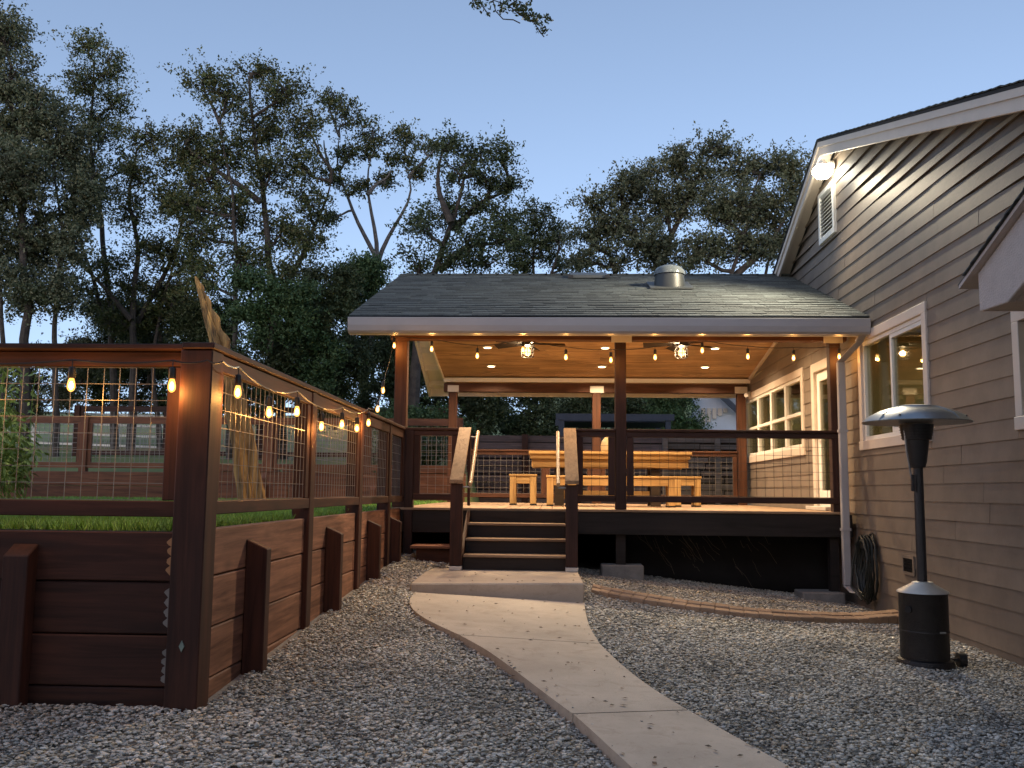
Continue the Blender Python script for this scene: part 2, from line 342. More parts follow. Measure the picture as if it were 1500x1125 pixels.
# ------------------------------------------------------------------ gravel stones
def stones(n,xr,yr,smin,smax,keep):
    phi=(1+5**.5)/2
    ico=np.array([(-1,phi,0),(1,phi,0),(-1,-phi,0),(1,-phi,0),(0,-1,phi),(0,1,phi),(0,-1,-phi),(0,1,-phi),(phi,0,-1),(phi,0,1),(-phi,0,-1),(-phi,0,1)]); ico/=np.linalg.norm(ico[0])
    fa=np.array([(0,11,5),(0,5,1),(0,1,7),(0,7,10),(0,10,11),(1,5,9),(5,11,4),(11,10,2),(10,7,6),(7,1,8),(3,9,4),(3,4,2),(3,2,6),(3,6,8),(3,8,9),(4,9,5),(2,4,11),(6,2,10),(8,6,7),(9,8,1)])
    x=RNG.uniform(*xr,n); y=RNG.uniform(*yr,n); k=keep(x,y); x=x[k]; y=y[k]; n=len(x)
    s=smin+(smax-smin)*RNG.random(n)**1.8
    sc=np.stack([s*RNG.uniform(.8,1.35,n),s*RNG.uniform(.7,1.05,n),s*RNG.uniform(.26,.50,n)],1)*.5
    J=ico[None]*(1+RNG.uniform(-.22,.22,(n,12,1)))*sc[:,None]
    a=RNG.uniform(0,6.28,n); tx=RNG.normal(0,.35,n); 
    ca,sa=np.cos(a)[:,None],np.sin(a)[:,None]; ct,st=np.cos(tx)[:,None],np.sin(tx)[:,None]
    X,Y,Z=J[...,0],J[...,1],J[...,2]
    Y,Z=Y*ct-Z*st,Y*st+Z*ct; X,Y=X*ca-Y*sa,X*sa+Y*ca
    z0=gz(x,y)+RNG.uniform(-.006,.014,n)
    V=np.stack([X+x[:,None],Y+y[:,None],Z+z0[:,None]],-1).reshape(-1,3)
    F=(fa[None]+(np.arange(n)*12)[:,None,None]).reshape(-1,3)
    return V,F
def in_path(x,y):
    o=np.argsort(Lr[:,1]); o2=np.argsort(Rs[:,1])
    lx=np.interp(y,Lr[o,1],Lr[o,0]); rx=np.interp(y,Rs[o2,1],Rs[o2,0])
    onp=(x>lx-.004)&(x<rx+.004)&(y<8.6)
    onl=(x>-1.27)&(x<.31)&(y>8.5)&(y<10.3)
    return onp|onl
def keep(x,y):
    k=~in_path(x,y)
    k&=~((x<-1.70)&(y>4.70))
    k&=x<3.49
    # inside the picture's wedge with a margin
    k&=(x>-.60*y-.5)&(x<.62*y+.5)
    return k
def spill(x,y):
    o=np.argsort(Lr[:,1]); o2=np.argsort(Rs[:,1])
    lx=np.interp(y,Lr[o,1],Lr[o,0]); rx=np.interp(y,Rs[o2,1],Rs[o2,0])
    d=np.minimum(x-lx,rx-x); return (d>.008)&(RNG.random(len(x))<.45*np.exp(-np.clip(d,0,9)/.022)+.003)&(d>0)
parts=[stones(165000,(-4.2,3.5),(2.9,7.2),.010,.033,keep),stones(82000,(-1.75,3.5),(7.2,11.6),.012,.037,keep),stones(9000,(-1.3,1.6),(3.2,8.4),.008,.022,spill)]
v3=parts[2][0]; v3[:,2]+=np.interp(v3[:,1],[6.2,8.4],[.055,.012])
V=np.concatenate([p[0] for p in parts]); F=[]; o=0
for p in parts: F.append(p[1]+o); o+=len(p[0])
F=np.concatenate(F)
tag(npmesh('gravel',V,F,GRAVEL),'loose grey and tan river gravel covering the yard','gravel',kind='stuff')
# ------------------------------------------------------------------ grass
def grass(n,xr,yr,h,z):
    x=RNG.uniform(*xr,n); y=RNG.uniform(*yr,n); a=RNG.uniform(0,6.28,n); hh=h*RNG.uniform(.5,1.2,n); w=.0035*RNG.uniform(.7,1.5,n)*(1+ (y-5)*.12)
    lx,ly=RNG.normal(0,.4,n)*hh,RNG.normal(0,.4,n)*hh
    b0=np.stack([x-np.cos(a)*w,y-np.sin(a)*w,np.full(n,z)],1); b1=np.stack([x+np.cos(a)*w,y+np.sin(a)*w,np.full(n,z)],1)
    t=np.stack([x+lx,y+ly,z+hh],1)
    return np.stack([b0,b1,t],1).reshape(-1,3),np.arange(3*n).reshape(-1,3)
g1=grass(70000,(-5.2,-1.82),(4.88,8),.055,1.07); g2=grass(45000,(-9,-1.82),(8,17.3),.06,1.07)
V=np.concatenate([g1[0],g2[0]]); F=np.concatenate([g1[1],g2[1]+len(g1[0])])
tag(npmesh('grass',V,F,GRASSM),'short green lawn grass behind the timber retaining wall','grass',kind='stuff')
# ------------------------------------------------------------------ wire mesh helper
def wiregrid(m,plane,c,a0,a1,z0,z1,step=.088,r=.0021,stepz=None):
    stepz=stepz or step
    def bar(p,q): m.tube([p,q],r,4)
    na=max(1,round((a1-a0)/step)); nz=max(1,round((z1-z0)/stepz))
    for i in range(na+1):
        a=a0+(a1-a0)*i/na+random.uniform(-.002,.002)
        p=(a,c,z0) if plane=='x' else (c,a,z0); q=(a,c,z1) if plane=='x' else (c,a,z1); bar(p,q)
    for i in range(nz+1):
        z=z0+(z1-z0)*i/nz; d=.004
        p=(a0,c+d,z) if plane=='x' else (c+d,a0,z); q=(a1,c+d,z) if plane=='x' else (c+d,a1,z); bar(p,q)
# ------------------------------------------------------------------ side fence + retaining wall along the gravel
FX=-1.72
sf=thing('fence',(FX,7.8,.4),'long redwood fence with wire mesh panels running beside the gravel to the porch','fence')
PY=[(4.66,.165,.19),(6.70,.13,.30),(8.46,.13,.38),(10.00,.13,.47)]      # near-face depth, size, ground
for y,w,g in PY:
    big = y<5
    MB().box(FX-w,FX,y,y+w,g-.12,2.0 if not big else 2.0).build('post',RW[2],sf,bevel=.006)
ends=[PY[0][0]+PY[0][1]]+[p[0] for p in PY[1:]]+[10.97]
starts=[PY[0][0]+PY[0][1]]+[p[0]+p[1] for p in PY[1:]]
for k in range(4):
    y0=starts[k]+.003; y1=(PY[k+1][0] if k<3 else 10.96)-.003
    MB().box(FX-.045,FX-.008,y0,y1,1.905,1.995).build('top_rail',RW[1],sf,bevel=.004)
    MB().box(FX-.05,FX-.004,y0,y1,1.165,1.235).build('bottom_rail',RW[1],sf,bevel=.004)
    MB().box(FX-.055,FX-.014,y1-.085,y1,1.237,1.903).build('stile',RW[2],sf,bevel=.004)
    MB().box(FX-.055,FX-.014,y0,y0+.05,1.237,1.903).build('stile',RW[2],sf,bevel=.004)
    m=MB(); wiregrid(m,'y',FX-.032,y0+.052,y1-.087,1.24,1.90); m.build('wire_mesh',WIRE,sf)
MB().box(FX-.155,FX+.012,4.645,10.97,2.003,2.035).build('cap_board',RW[1],sf,bevel=.005)
MB().prism([(-1.805,.500),(-1.792,.528),(-1.805,.556),(-1.818,.528)],1,4.652,4.659).build('tag_plate',mat('verdigris_tag',(.22,.27,.22)),sf)
rw=thing('retaining_wall',(FX,7.8,.4),'brown plank retaining wall with angled stub posts beside the gravel','retaining wall')
m=MB()
zj=[1.092,.842,.580,.32,.05]
for a,b in zip(zj[:-1],zj[1:]):
    ys=[4.83,6.66,8.42,9.96,11.0,14.0,17.2]
    for y0,y1 in zip(ys[:-1],ys[1:]):
        m.box(FX-.085,FX-.035+random.uniform(-.004,.004),y0+.002,y1-.002,b+.008,a-.0)
m.build('planks',PLANK[1],rw,bevel=.006)
m=MB(); m.box(FX-.12,FX-.09,4.83,17.2,0,1.05); m.build('backing',RIM,rw)
def stub(parent,y,g,x0=FX-.033,x1=FX+.09,w=.088):
    MB().prism([(x0,g-.15),(x1,g-.15),(x1,.955),(x0,1.01)],1,y,y+w).build('stub_post',RW[2],parent,bevel=.005)
for y,g in ((5.42,.28),(7.35,.38),(9.02,.44),(10.25,.50)): stub(rw,y,g)
# front fence and wall facing the camera
ff=thing('fence',(-4,4.75,.3),'dark redwood fence with wire mesh facing the camera above the front retaining wall','fence')
FY=4.78
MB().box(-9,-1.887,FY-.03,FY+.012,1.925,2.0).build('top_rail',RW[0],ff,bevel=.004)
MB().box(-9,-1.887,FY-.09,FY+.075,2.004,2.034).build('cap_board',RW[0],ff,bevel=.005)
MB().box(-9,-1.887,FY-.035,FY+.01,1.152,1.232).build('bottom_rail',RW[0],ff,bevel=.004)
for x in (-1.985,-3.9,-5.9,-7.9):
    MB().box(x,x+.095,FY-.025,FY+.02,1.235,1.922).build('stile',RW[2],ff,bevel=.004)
for x in (-3.75,-5.75,-7.75): MB().box(x-.05,x+.08,FY-.10,FY-.036,.15,2.0).build('post',RW[2],ff,bevel=.004)
xs=[-7.8,-5.8,-3.8,-1.985]
for a,b in ((-7.8,-5.9),(-5.8,-3.9),(-3.80,-1.988)):
    m=MB(); wiregrid(m,'x',FY,a+.002,b-.002,1.236,1.92); m.build('wire_mesh',WIREB if 0 else WIRE,ff)
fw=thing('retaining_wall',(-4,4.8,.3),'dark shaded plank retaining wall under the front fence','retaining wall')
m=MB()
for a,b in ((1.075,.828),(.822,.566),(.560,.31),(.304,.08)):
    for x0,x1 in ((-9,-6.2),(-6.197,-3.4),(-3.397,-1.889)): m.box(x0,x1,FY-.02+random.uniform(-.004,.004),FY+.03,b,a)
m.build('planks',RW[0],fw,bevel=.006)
MB().box(-9,-1.9,FY+.035,FY+.07,.0,1.06).build('backing',RIM,fw)
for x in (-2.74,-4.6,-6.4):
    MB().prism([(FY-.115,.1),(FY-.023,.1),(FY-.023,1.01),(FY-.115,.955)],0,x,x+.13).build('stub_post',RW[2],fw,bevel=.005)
def scallop(z0,z1,col):
    n=8; pts=[(-1.890,z0)]+[(-1.915-.022*abs(math.sin(i*math.pi/6.0))-.008*random.random(),z0+(z1-z0)*i/24) for i in range(25)]+[(-1.890,z1)]
    return MB().prism(pts,1,FY-.030,FY-.026).build('bare_wood_edge',col,fw)
scallop(.86,1.05,mat('raw_tan',(.42,.22,.10))); scallop(.60,.80,mat('raw_grey',(.24,.22,.20))); scallop(.33,.5,bpy.data.materials['raw_grey'])
# ------------------------------------------------------------------ porch
DZ=1.10; FZ=11.0; RY=16.6
RIDGE=(13.85,4.55); SL=.366
def rz(Y): return RIDGE[1]-SL*abs(Y-RIDGE[0])
pc=thing('covered_porch',(.8,13.8,1.1),'gabled porch roof on redwood posts with pine plank ceiling and cream gutter','porch')
XL,XR=-2.27,3.46
posts=[(-1.86,FZ,.145),(.745,FZ,.128),(3.235,FZ,.125)]
for x,y,w in posts: MB().box(x,x+w,y,y+w,DZ+.003,3.078).build('post',PORCHW[2] if x<0 else DARKW[2],pc,bevel=.006)
for x in (-1.83,.72,3.26): MB().box(x,x+.15,RY,RY+.14,DZ+.003,3.047).build('post',PORCHW[2],pc,bevel=.006)
MB().box(-1.92,3.44,FZ-.005,FZ+.135,3.082,3.20).build('beam',PORCHW[0],pc,bevel=.006)
MB().box(-1.92,3.44,RY-.005,RY+.135,3.051,3.21).build('beam',PORCHW[0],pc,bevel=.006)
for x,w in ((-1.90,.20),(.70,.24),(3.17,.22)):
    MB().box(x,x+w,FZ-.013,FZ-.006,3.055,3.16).build('post_bracket',PALEMET if x>0 else PORCHW[0],pc)
for x,w in ((-1.85,.20),(.68,.24),(3.22,.22)):
    MB().box(x,x+w,RY-.013,RY-.006,3.048,3.165).build('post_bracket',PALEMET,pc)
MB().lathe((3.33,RY-.016,3.11),[(.02,-.02),(.02,.02)],10).build('bracket_bolt',PALEMET,pc)
# ceiling boards (low vault)
CS=.17
def cz(Y): return 3.79-CS*abs(Y-13.85)
m=MB(); bw=.135
for sgn in (-1,1):
    k=0
    while k*bw<3.22:
        y0=13.85+sgn*k*bw; y1=13.85+sgn*(k+1)*bw*.985 if False else 13.85+sgn*((k+1)*bw-.011)
        xs=[-1.92]; 
        while xs[-1]<3.3: xs.append(min(3.49,xs[-1]+random.uniform(1.6,3.2)))
        if xs[-1]<3.49: xs[-1]=3.49
        for x0,x1 in zip(xs[:-1],xs[1:]):
            a,b=sorted((y0,y1)); m.hexa([(x0,a,cz(a)),(x1-.002,a,cz(a)),(x1-.002,b,cz(b)),(x0,b,cz(b))],[(x0,a,cz(a)+.018),(x1-.002,a,cz(a)+.018),(x1-.002,b,cz(b)+.018),(x0,b,cz(b)+.018)])
        k+=1
m.build('ceiling',CEIL,pc)
MB().box(-1.92,3.487,16.56,16.585,3.225,3.30).build('ceiling_trim',WHITE,pc,bevel=.003)
MB().hexa([(3.455,13.9,cz(13.9)-.06),(3.485,13.9,cz(13.9)-.06),(3.485,16.55,cz(16.55)-.06),(3.455,16.55,cz(16.55)-.06)],[(3.455,13.9,cz(13.9)-.002),(3.485,13.9,cz(13.9)-.002),(3.485,16.55,cz(16.55)-.002),(3.455,16.55,cz(16.55)-.002)]).build('ceiling_trim',TRIM,pc)
MB().hexa([(3.455,11.14,cz(11.14)-.06),(3.485,11.14,cz(11.14)-.06),(3.485,13.8,cz(13.8)-.06),(3.455,13.8,cz(13.8)-.06)],[(3.455,11.14,cz(11.14)-.002),(3.485,11.14,cz(11.14)-.002),(3.485,13.8,cz(13.8)-.002),(3.455,13.8,cz(13.8)-.002)]).build('ceiling_trim',TRIM,pc)
# roof deck + shingles
EF,ER=10.36,17.40
m=MB()
for a,b in ((EF,13.85),(13.85,ER)):
    m.hexa([(XL,a,rz(a)-.06),(3.495,a,rz(a)-.06),(3.495,b,rz(b)-.06),(XL,b,rz(b)-.06)],[(XL,a,rz(a)-.022),(3.495,a,rz(a)-.022),(3.495,b,rz(b)-.022),(XL,b,rz(b)-.022)])
rf=m.build('roof',SHEDGE,pc)
def shingles(y_e,y_r,x0,x1,zf,sgn,exp=.138):
    m=MB(); k=0; y=y_e
    n=int(abs(y_r-y_e)/(exp*.94))+1
    for k in range(n):
        ya=y_e+sgn*k*exp*.94; yb=ya+sgn*exp*1.25
        if sgn*(yb-y_r)>0: yb=y_r
        if sgn*(ya-y_r)>=-.02: break
        x=x0-random.uniform(0,.28)
        while x<x1:
            w=random.choice([.15,.17,.2,.3,.33]); a=max(x,x0); b=min(x+w-.004,x1)
            t=random.choice([.008,.009,.012,.013])
            yj=ya+random.uniform(-.0025,.0025)
            if b-a>.02:
                q=[(a,yj),(b,yj),(b,yb),(a,yb)]
                if sgn<0: q=[q[3],q[2],q[1],q[0]]
                zb=lambda p:zf(p[1])-.02
                zt=lambda p:zf(p[1])-.02+(t+.004 if abs(p[1]-yj)<1e-6 else .003)
                m.hexa([(p[0],p[1],zb(p)) for p in q],[(p[0],p[1],zt(p)) for p in q])
            x+=w
    return m
shingles(EF-.03,13.85,XL-.01,3.495,rz,1).build('shingles',SHINGLE,rf)
shingles(ER+.03,13.85,XL-.01,3.495,rz,-1).build('shingles',SHINGLE,rf)
m=MB(); x=XL
while x<3.3:
    m.hexa([(x,13.72,rz(13.72)-.004),(x+.27,13.72,rz(13.72)-.004),(x+.27,13.98,rz(13.98)-.004),(x,13.98,rz(13.98)-.004)],[(x,13.72,rz(13.72)+.014),(x+.27,13.72,rz(13.72)+.022),(x+.27,13.98,rz(13.98)+.022),(x,13.98,rz(13.98)+.014)])
    x+=.24
m.build('ridge_cap',SHINGLE,rf)
# gutters / fascia
gp=[(0,3.035),(0,3.215),(-.012,3.222),(-.022,3.218),(-.030,3.205),(-.100,3.200),(-.108,3.21),(-.112,3.205),(-.112,3.12),(-.100,3.06),(-.075,3.035)]
MB().prism([(EF-.02+a,z) for a,z in gp],0,XL,XR).build('gutter',GUTTER,pc)
MB().box(XL,3.48,EF-.015,EF+.02,3.03,3.20).build('fascia_board',WHITE,pc)
MB().box(XL,3.48,ER-.04,ER+.01,3.045,3.20).build('fascia_board',WHITE,pc)
for x in (XL,):   # rake boards with lookouts on the open gable
    for a,b in ((EF+.025,13.85),(13.852,ER-.045)):
        MB().hexa([(x-.012,a,rz(a)-.24),(x+.025,a,rz(a)-.24),(x+.025,b,rz(b)-.24),(x-.012,b,rz(b)-.24)],[(x-.012,a,rz(a)-.063),(x+.025,a,rz(a)-.063),(x+.025,b,rz(b)-.063),(x-.012,b,rz(b)-.063)]).build('rake_board',WHITE,pc)
        MB().hexa([(x+.33,a,cz(a)-.05),(x+.352,a,cz(a)-.05),(x+.352,b,cz(b)-.05),(x+.33,b,cz(b)-.05)],[(x+.33,a,rz(a)-.065),(x+.352,a,rz(a)-.065),(x+.352,b,rz(b)-.065),(x+.33,b,rz(b)-.065)]).build('gable_trim',WHITE,pc)
        n=6
        for i in range(n):
            y=a+(b-a)*(i+.5)/n
            MB().hexa([(x+.026,y-.02,rz(y-.02)-.17),(x+.329,y-.02,rz(y-.02)-.17),(x+.329,y+.02,rz(y+.02)-.17),(x+.026,y+.02,rz(y+.02)-.17)],[(x+.026,y-.02,rz(y-.02)-.083),(x+.329,y-.02,rz(y-.02)-.083),(x+.329,y+.02,rz(y+.02)-.083),(x+.026,y+.02,rz(y+.02)-.083)]).build('lookout',WHITE,pc)
        MB().hexa([(x+.026,a,rz(a)-.08),(x+.329,a,rz(a)-.08),(x+.329,b,rz(b)-.08),(x+.026,b,rz(b)-.08)],[(x+.026,a,rz(a)-.064),(x+.329,a,rz(a)-.064),(x+.329,b,rz(b)-.064),(x+.026,b,rz(b)-.064)]).build('soffit',WHITE,pc)
# ceiling downlights
for x in (-1.035,.855,2.60):
    for y in (11.75,12.75,14.95,15.95):
        d=MB().lathe((x,y,cz(y)),[(.075,-.012),(.085,-.004),(.085,.004)],20).build('downlight',WHITE,pc)
        MB().lathe((x,y,cz(y)),[(.058,-.0165),(.058,-.0135)],16).build('lens',CANE,d)
        lamp('downlight_lamp','AREA',(x,y,cz(y)-.03),30,(1,.72,.43),pc,shape='DISK',size=.11,spread=math.radians(140))
# skylight tube and vent on the roof
st=thing('skylight_tube',(1.58,12.55,4.05),'round tubular skylight with clear dome on the porch roof','skylight')
zc=rz(12.55)
MB().prism([(1.3,12.3),(1.86,12.3),(1.86,12.85),(1.3,12.85)],2,0,0.001) if 0 else None
MB().hexa([(1.30,12.28,rz(12.28)+.004),(1.87,12.28,rz(12.28)+.004),(1.87,12.85,rz(12.85)+.004),(1.30,12.85,rz(12.85)+.004)],[(1.30,12.28,rz(12.28)+.02),(1.87,12.28,rz(12.28)+.02),(1.87,12.85,rz(12.85)+.02),(1.30,12.85,rz(12.85)+.02)]).build('flashing',mat('lead_flashing',(.05,.055,.055),rough=.5),st)
MB().lathe((1.585,12.56,zc),[(.215,-.08),(.205,.06),(.195,.15)],32).build('collar',mat('grey_collar',(.035,.04,.042),rough=.45),st,smooth=True)
MB().lathe((1.585,12.56,zc),[(.212,.151),(.21,.20),(.17,.25),(.10,.28),(.02,.288)],32).build('dome',mat('dome_plastic',(.13,.145,.15),(.10,.115,.12),rough=.15),st,smooth=True)
vt=thing('roof_vent',(.53,13.55,4.44),'low flat roof vent just under the porch ridge','vent')
yv=13.5
MB().prism([(yv-.16,rz(yv-.16)+.004),(yv-.15,rz(yv-.16)+.055),(yv+.12,rz(yv+.12)+.05),(yv+.14,rz(yv+.14)+.004)],0,.26,.80).build('hood',mat('vent_paint',(.075,.08,.08),rough=.45),vt,bevel=.006)
MB().box(.23,.30,yv-.19,yv-.165,rz(yv-.17)+.004,rz(yv-.17)+.05).build('end_clip',IRON,vt)
MB().box(.76,.83,yv-.19,yv-.165,rz(yv-.17)+.004,rz(yv-.17)+.05).build('end_clip',IRON,vt)
# downspout
ds=thing('downspout',(3.30,10.75,.25),'pale downspout running down the porch corner beside the coiled hose','downspout')
def rect_tube(m,pts,w,d):
    for p,q in zip(pts[:-1],pts[1:]):
        m.hexa([(p[0]-w,p[1]-d,p[2]),(p[0]+w,p[1]-d,p[2]),(p[0]+w,p[1]+d,p[2]),(p[0]-w,p[1]+d,p[2])],[(q[0]-w,q[1]-d,q[2]),(q[0]+w,q[1]-d,q[2]),(q[0]+w,q[1]+d,q[2]),(q[0]-w,q[1]+d,q[2])])
m=MB(); rect_tube(m,[(3.285,10.75,.30),(3.285,10.75,2.80)],.042,.035); m.build('pipe',GUTTER,ds,bevel=.008)
m=MB(); rect_tube(m,[(3.285,10.75,2.803),(3.40,10.45,2.98),(3.40,10.36,3.034)],.042,.035); m.build('elbow',GUTTER,ds,bevel=.006)
m=MB(); rect_tube(m,[(3.315,10.62,.235),(3.285,10.75,.297)],.044,.038); m.build('outlet',GUTTER,ds,bevel=.006)
for z in (.9,2.0): MB().box(3.235,3.335,10.708,10.793,z,z+.03).build('strap',GUTTER,ds)
# ------------------------------------------------------------------ deck
dk=thing('deck',(.8,13.8,1.1),'raised tan board deck under the porch roof','deck')
m=MB(); x=-1.86
while x<3.44:
    m.box(x,min(x+.139,3.44),FZ+.14,RY+.15,DZ-.026,DZ); x+=.1445
m.build('deck_boards',DECK,dk,bevel=.003)
MB().box(-1.88,3.44,FZ-.03,FZ+.136,DZ-.026,DZ+.001).build('edge_board',DECKX,dk,bevel=.003)
MB().box(-1.88,3.44,FZ-.008,FZ+.034,.815,DZ-.028).build('rim_board',RIM,dk,bevel=.004)
MB().box(-1.86,3.44,FZ+.05,RY+.1,.98,DZ-.03).build('joists',RIM,dk)
MB().box(.755,.865,FZ+.06,FZ+.17,.475,.978).build('support_post',RIM,dk)
MB().box(-1.0,-.9,FZ+.06,FZ+.17,.3,.978).build('support_post',RIM,dk)
MB().box(3.20,3.30,FZ+.06,FZ+.17,.2,.978).build('support_post',RIM,dk)
MB().box(.583,1.067,10.98,11.28,.16,.472).build('pier_block',CONCG,dk,bevel=.012)
MB().box(2.85,3.32,10.93,11.35,.05,.20).build('pier_block',CONCG,dk,bevel=.012)
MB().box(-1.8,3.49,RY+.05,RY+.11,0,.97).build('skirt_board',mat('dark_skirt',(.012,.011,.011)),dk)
m=MB(); X_=np.linspace(.9,3.40,40); 
v=[];f=[]
for i,x in enumerate(X_):
    for j,z in enumerate((.02,.35,.68,.975)): v.append((x,11.62+.05*math.sin(x*5+j)+.03*math.sin(x*13+j*2),z))
for i in range(39):
    for j in range(3): f.append((i*4+j,i*4+4+j,i*4+5+j,i*4+1+j))
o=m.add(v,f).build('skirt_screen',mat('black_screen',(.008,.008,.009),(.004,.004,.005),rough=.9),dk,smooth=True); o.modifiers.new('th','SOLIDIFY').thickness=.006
m=MB()
for i in range(34):
    x=random.uniform(1.0,2.6); z=random.uniform(.45,.9); l=random.uniform(.06,.28); a=random.uniform(.5,1.0)
    pts=[(x+l*a*t,11.52-.03*t,z-l*t+.02*math.sin(t*6+i)) for t in (0,.3,.6,1)]
    m.tube(pts,random.uniform(.0008,.0018),3)
m.build('straw_strands',mat('dry_straw',(.20,.16,.11)),dk)
# ------------------------------------------------------------------ stairs
sx0,sx1=-.93,.165
sr=thing('deck_stairs',(-.38,10.4,.45),'dark wooden stairs with four risers up to the deck','stairs')
N4=4; rise=(DZ-.468)/4
for i in range(4):
    y=FZ-.055-(3-i)*.28; z0=.468+i*rise; 
    MB().box(sx0,sx1,y,y+.022,z0+.002,z0+rise-.028).build('riser',RISER,sr)
    if i<3: MB().box(sx0,sx1,y-.022,y+.28-.002,z0+rise-.026,z0+rise).build('tread',DECKX,sr,bevel=.004)
for x0 in (sx0-.042,sx1+.004):
    y0=FZ-.055-.84
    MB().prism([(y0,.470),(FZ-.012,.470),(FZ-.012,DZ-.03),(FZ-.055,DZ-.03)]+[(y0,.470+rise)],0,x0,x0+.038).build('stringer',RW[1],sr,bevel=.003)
for px in (-1.064,.158):
    x0,x1=px,px+.126
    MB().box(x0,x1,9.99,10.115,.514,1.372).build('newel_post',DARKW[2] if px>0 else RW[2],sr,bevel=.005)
    MB().box(x0-.002,x1+.002,9.988,10.117,.470,.512).build('post_base',PALEMET,sr,bevel=.003)
    MB().hexa([(x0-.008,9.95,1.375),(x1+.008,9.95,1.375),(x1+.008-.01,10.97,2.0),(x0-.016,10.97,2.0)],[(x0-.008,9.95,1.415),(x1+.008,9.95,1.415),(x1+.002,10.97,2.04),(x0-.016,10.97,2.04)]).build('rail_cap',CAPW,sr,bevel=.005)
    xi=x1-.03 if px<0 else x0+.004
    MB().box(xi,xi+.03,10.92,10.985,1.13,1.94).build('upper_post',RW[2],sr)
    xh=-.855 if px<0 else .076
    h=MB().tube([(xh,9.98,1.37),(xh,10.05,1.395),(xh,10.9,1.955),(xh,10.97,1.985)],.021,10).build('handrail',BRASS,sr,smooth=True)
    for y,z in ((10.03,1.375),(10.92,1.955)):
        MB().tube([(xh,y,z-.01),(xh,y,z-.035),(x1 if px<0 else x0,y,z-.035)],.011,8).build('rail_bracket',STEEL,h,smooth=True)
bx=thing('step_box',(-1.35,10.6,.5),'low brown wooden box step beside the stairs under the deck','step')
MB().box(-1.50,-1.09,10.58,10.93,.38,.655).build('front_board',RW[0],bx,bevel=.004)
MB().box(-1.56,-1.085,10.52,10.93,.658,.69).build('top_board',PLANK[0],bx,bevel=.005)
# ------------------------------------------------------------------ deck railings
def railing(label,x0,x1,y,mats,panels,group='deck railing sections',wire=WIRE,wr=.0026):
    t=thing('deck_railing',((x0+x1)/2,y,DZ),label,'railing',group)
    MB().box(x0,x1,y,y+.09,2.003,2.032).build('cap_board',mats[0],t,bevel=.004)
    MB().box(x0,x1,y+.02,y+.058,1.94,2.001).build('top_rail',mats[0],t,bevel=.004)
    MB().box(x0,x1,y+.015,y+.06,1.19,1.262).build('bottom_rail',mats[0],t,bevel=.004)
    for a,b in panels:
        for q in (a,b-.075): MB().box(q,q+.075,y+.018,y+.062,1.264,1.938).build('stile',mats[2],t,bevel=.004)
        m=MB(); wiregrid(m,'x',y+.038,a+.077,b-.077,1.266,1.936,step=.1,r=wr); m.build('wire_mesh',wire,t)
    return t
t=railing('left deck railing panel between the fence and the stairs',-1.712,-1.085,FZ-.03,RW,[(-1.61,-1.09)])
MB().box(-1.712,-1.61,FZ-.028,FZ+.07,.55,2.0).build('post',DARKW[2],t,bevel=.005)
railing('short narrow deck railing panel between stairs and middle porch post',.29,.743,FZ-.03,DARKW,[(.292,.74)],wire=WIREB)
railing('wide deck railing section from the middle post to the house corner',.876,3.36,FZ-.03,DARKW,[(.878,3.35)],wire=WIREB)
railing('rear deck railing behind the picnic table',-1.68,.715,RY+.02,PORCHW,[(-1.68,-.1),(-.1,.71)],wr=.0034)
railing('rear deck railing section nearest the house wall',.875,3.255,RY+.02,PORCHW,[(.875,3.25)],wr=.0034)
# ------------------------------------------------------------------ furniture
tb=thing('picnic_table',(.86,14.1,DZ),'long pine table with deep apron on the deck','table')
m=MB()
for i in range(6): m.box(-.325,2.02,13.62+i*.155,13.62+i*.155+.15,1.842,1.885)
m.build('tabletop',PINE[0],tb,bevel=.004)
MB().box(-.305,2.0,13.66,13.70,1.775,1.838).build('edge_strip',PINE[0],tb,bevel=.003)
MB().box(-.285,1.98,13.72,13.76,1.655,1.84).build('apron',PINE[0],tb,bevel=.004)
MB().box(-.285,1.98,14.40,14.44,1.655,1.84).build('apron',PINE[0],tb,bevel=.004)
for x in (.05,1.45):
    for y in (13.8,14.28): MB().box(x,x+.14,y,y+.09,DZ+.002,1.65).build('leg',BLADE,tb,bevel=.004)
MB().box(.19,1.449,14.0,14.09,1.2,1.32).build('stretcher',PINE[0],tb)
def bench(name,x0,x1,y0,y1,h,label,cat,group):
    t=thing(name,((x0+x1)/2,(y0+y1)/2,DZ),label,cat,group); z=DZ+h; w=.09
    m=MB(); n=3; d=(y1-y0)/n
    for i in range(n): m.box(x0-.012,x1+.012,y0-.008+i*d,y0-.008+(i+1)*d-.004,z-.03,z)
    m.build('seat',PINE[0],t,bevel=.004)
    for a in (x0,x1-w):
        for b in (y0,y1-.085):
            MB().box(a,a+w,b,b+.085,DZ+.022,z-.032).build('leg',PINE[2],t,bevel=.004)
            MB().box(a-.003,a+w+.003,b-.003,b+.088,DZ+.002,DZ+.02).build('foot_pad',IRON,t)
    for b in (y0+.008,y1-.05): MB().box(x0+w+.002,x1-w-.002,b,b+.04,z-.135,z-.033).build('apron',PINE[0],t,bevel=.003)
    for a in (x0+.01,x1-.05): MB().box(a,a+.04,y0+.088,y1-.088,z-.135,z-.033).build('apron',PINE[1],t,bevel=.003)
    return t
bench('bench',-.058,1.70,13.05,13.40,.425,'long pine bench in front of the picnic table','bench',None)
bench('stool',-.60,-.215,13.75,14.1,.45,'square pine stool at the stair end of the table','stool','pine stools at the table ends')
bench('stool',1.785,2.16,13.75,14.1,.44,'square pine stool at the house end of the table','stool','pine stools at the table ends')
MB().lathe((.90,14.2,1.887),[(.09,0),(.15,.03),(.16,.10),(.14,.18),(.09,.235),(.03,.25)],24).build('jar',mat('pale_jar',(.62,.47,.24),rough=.4),smooth=True)
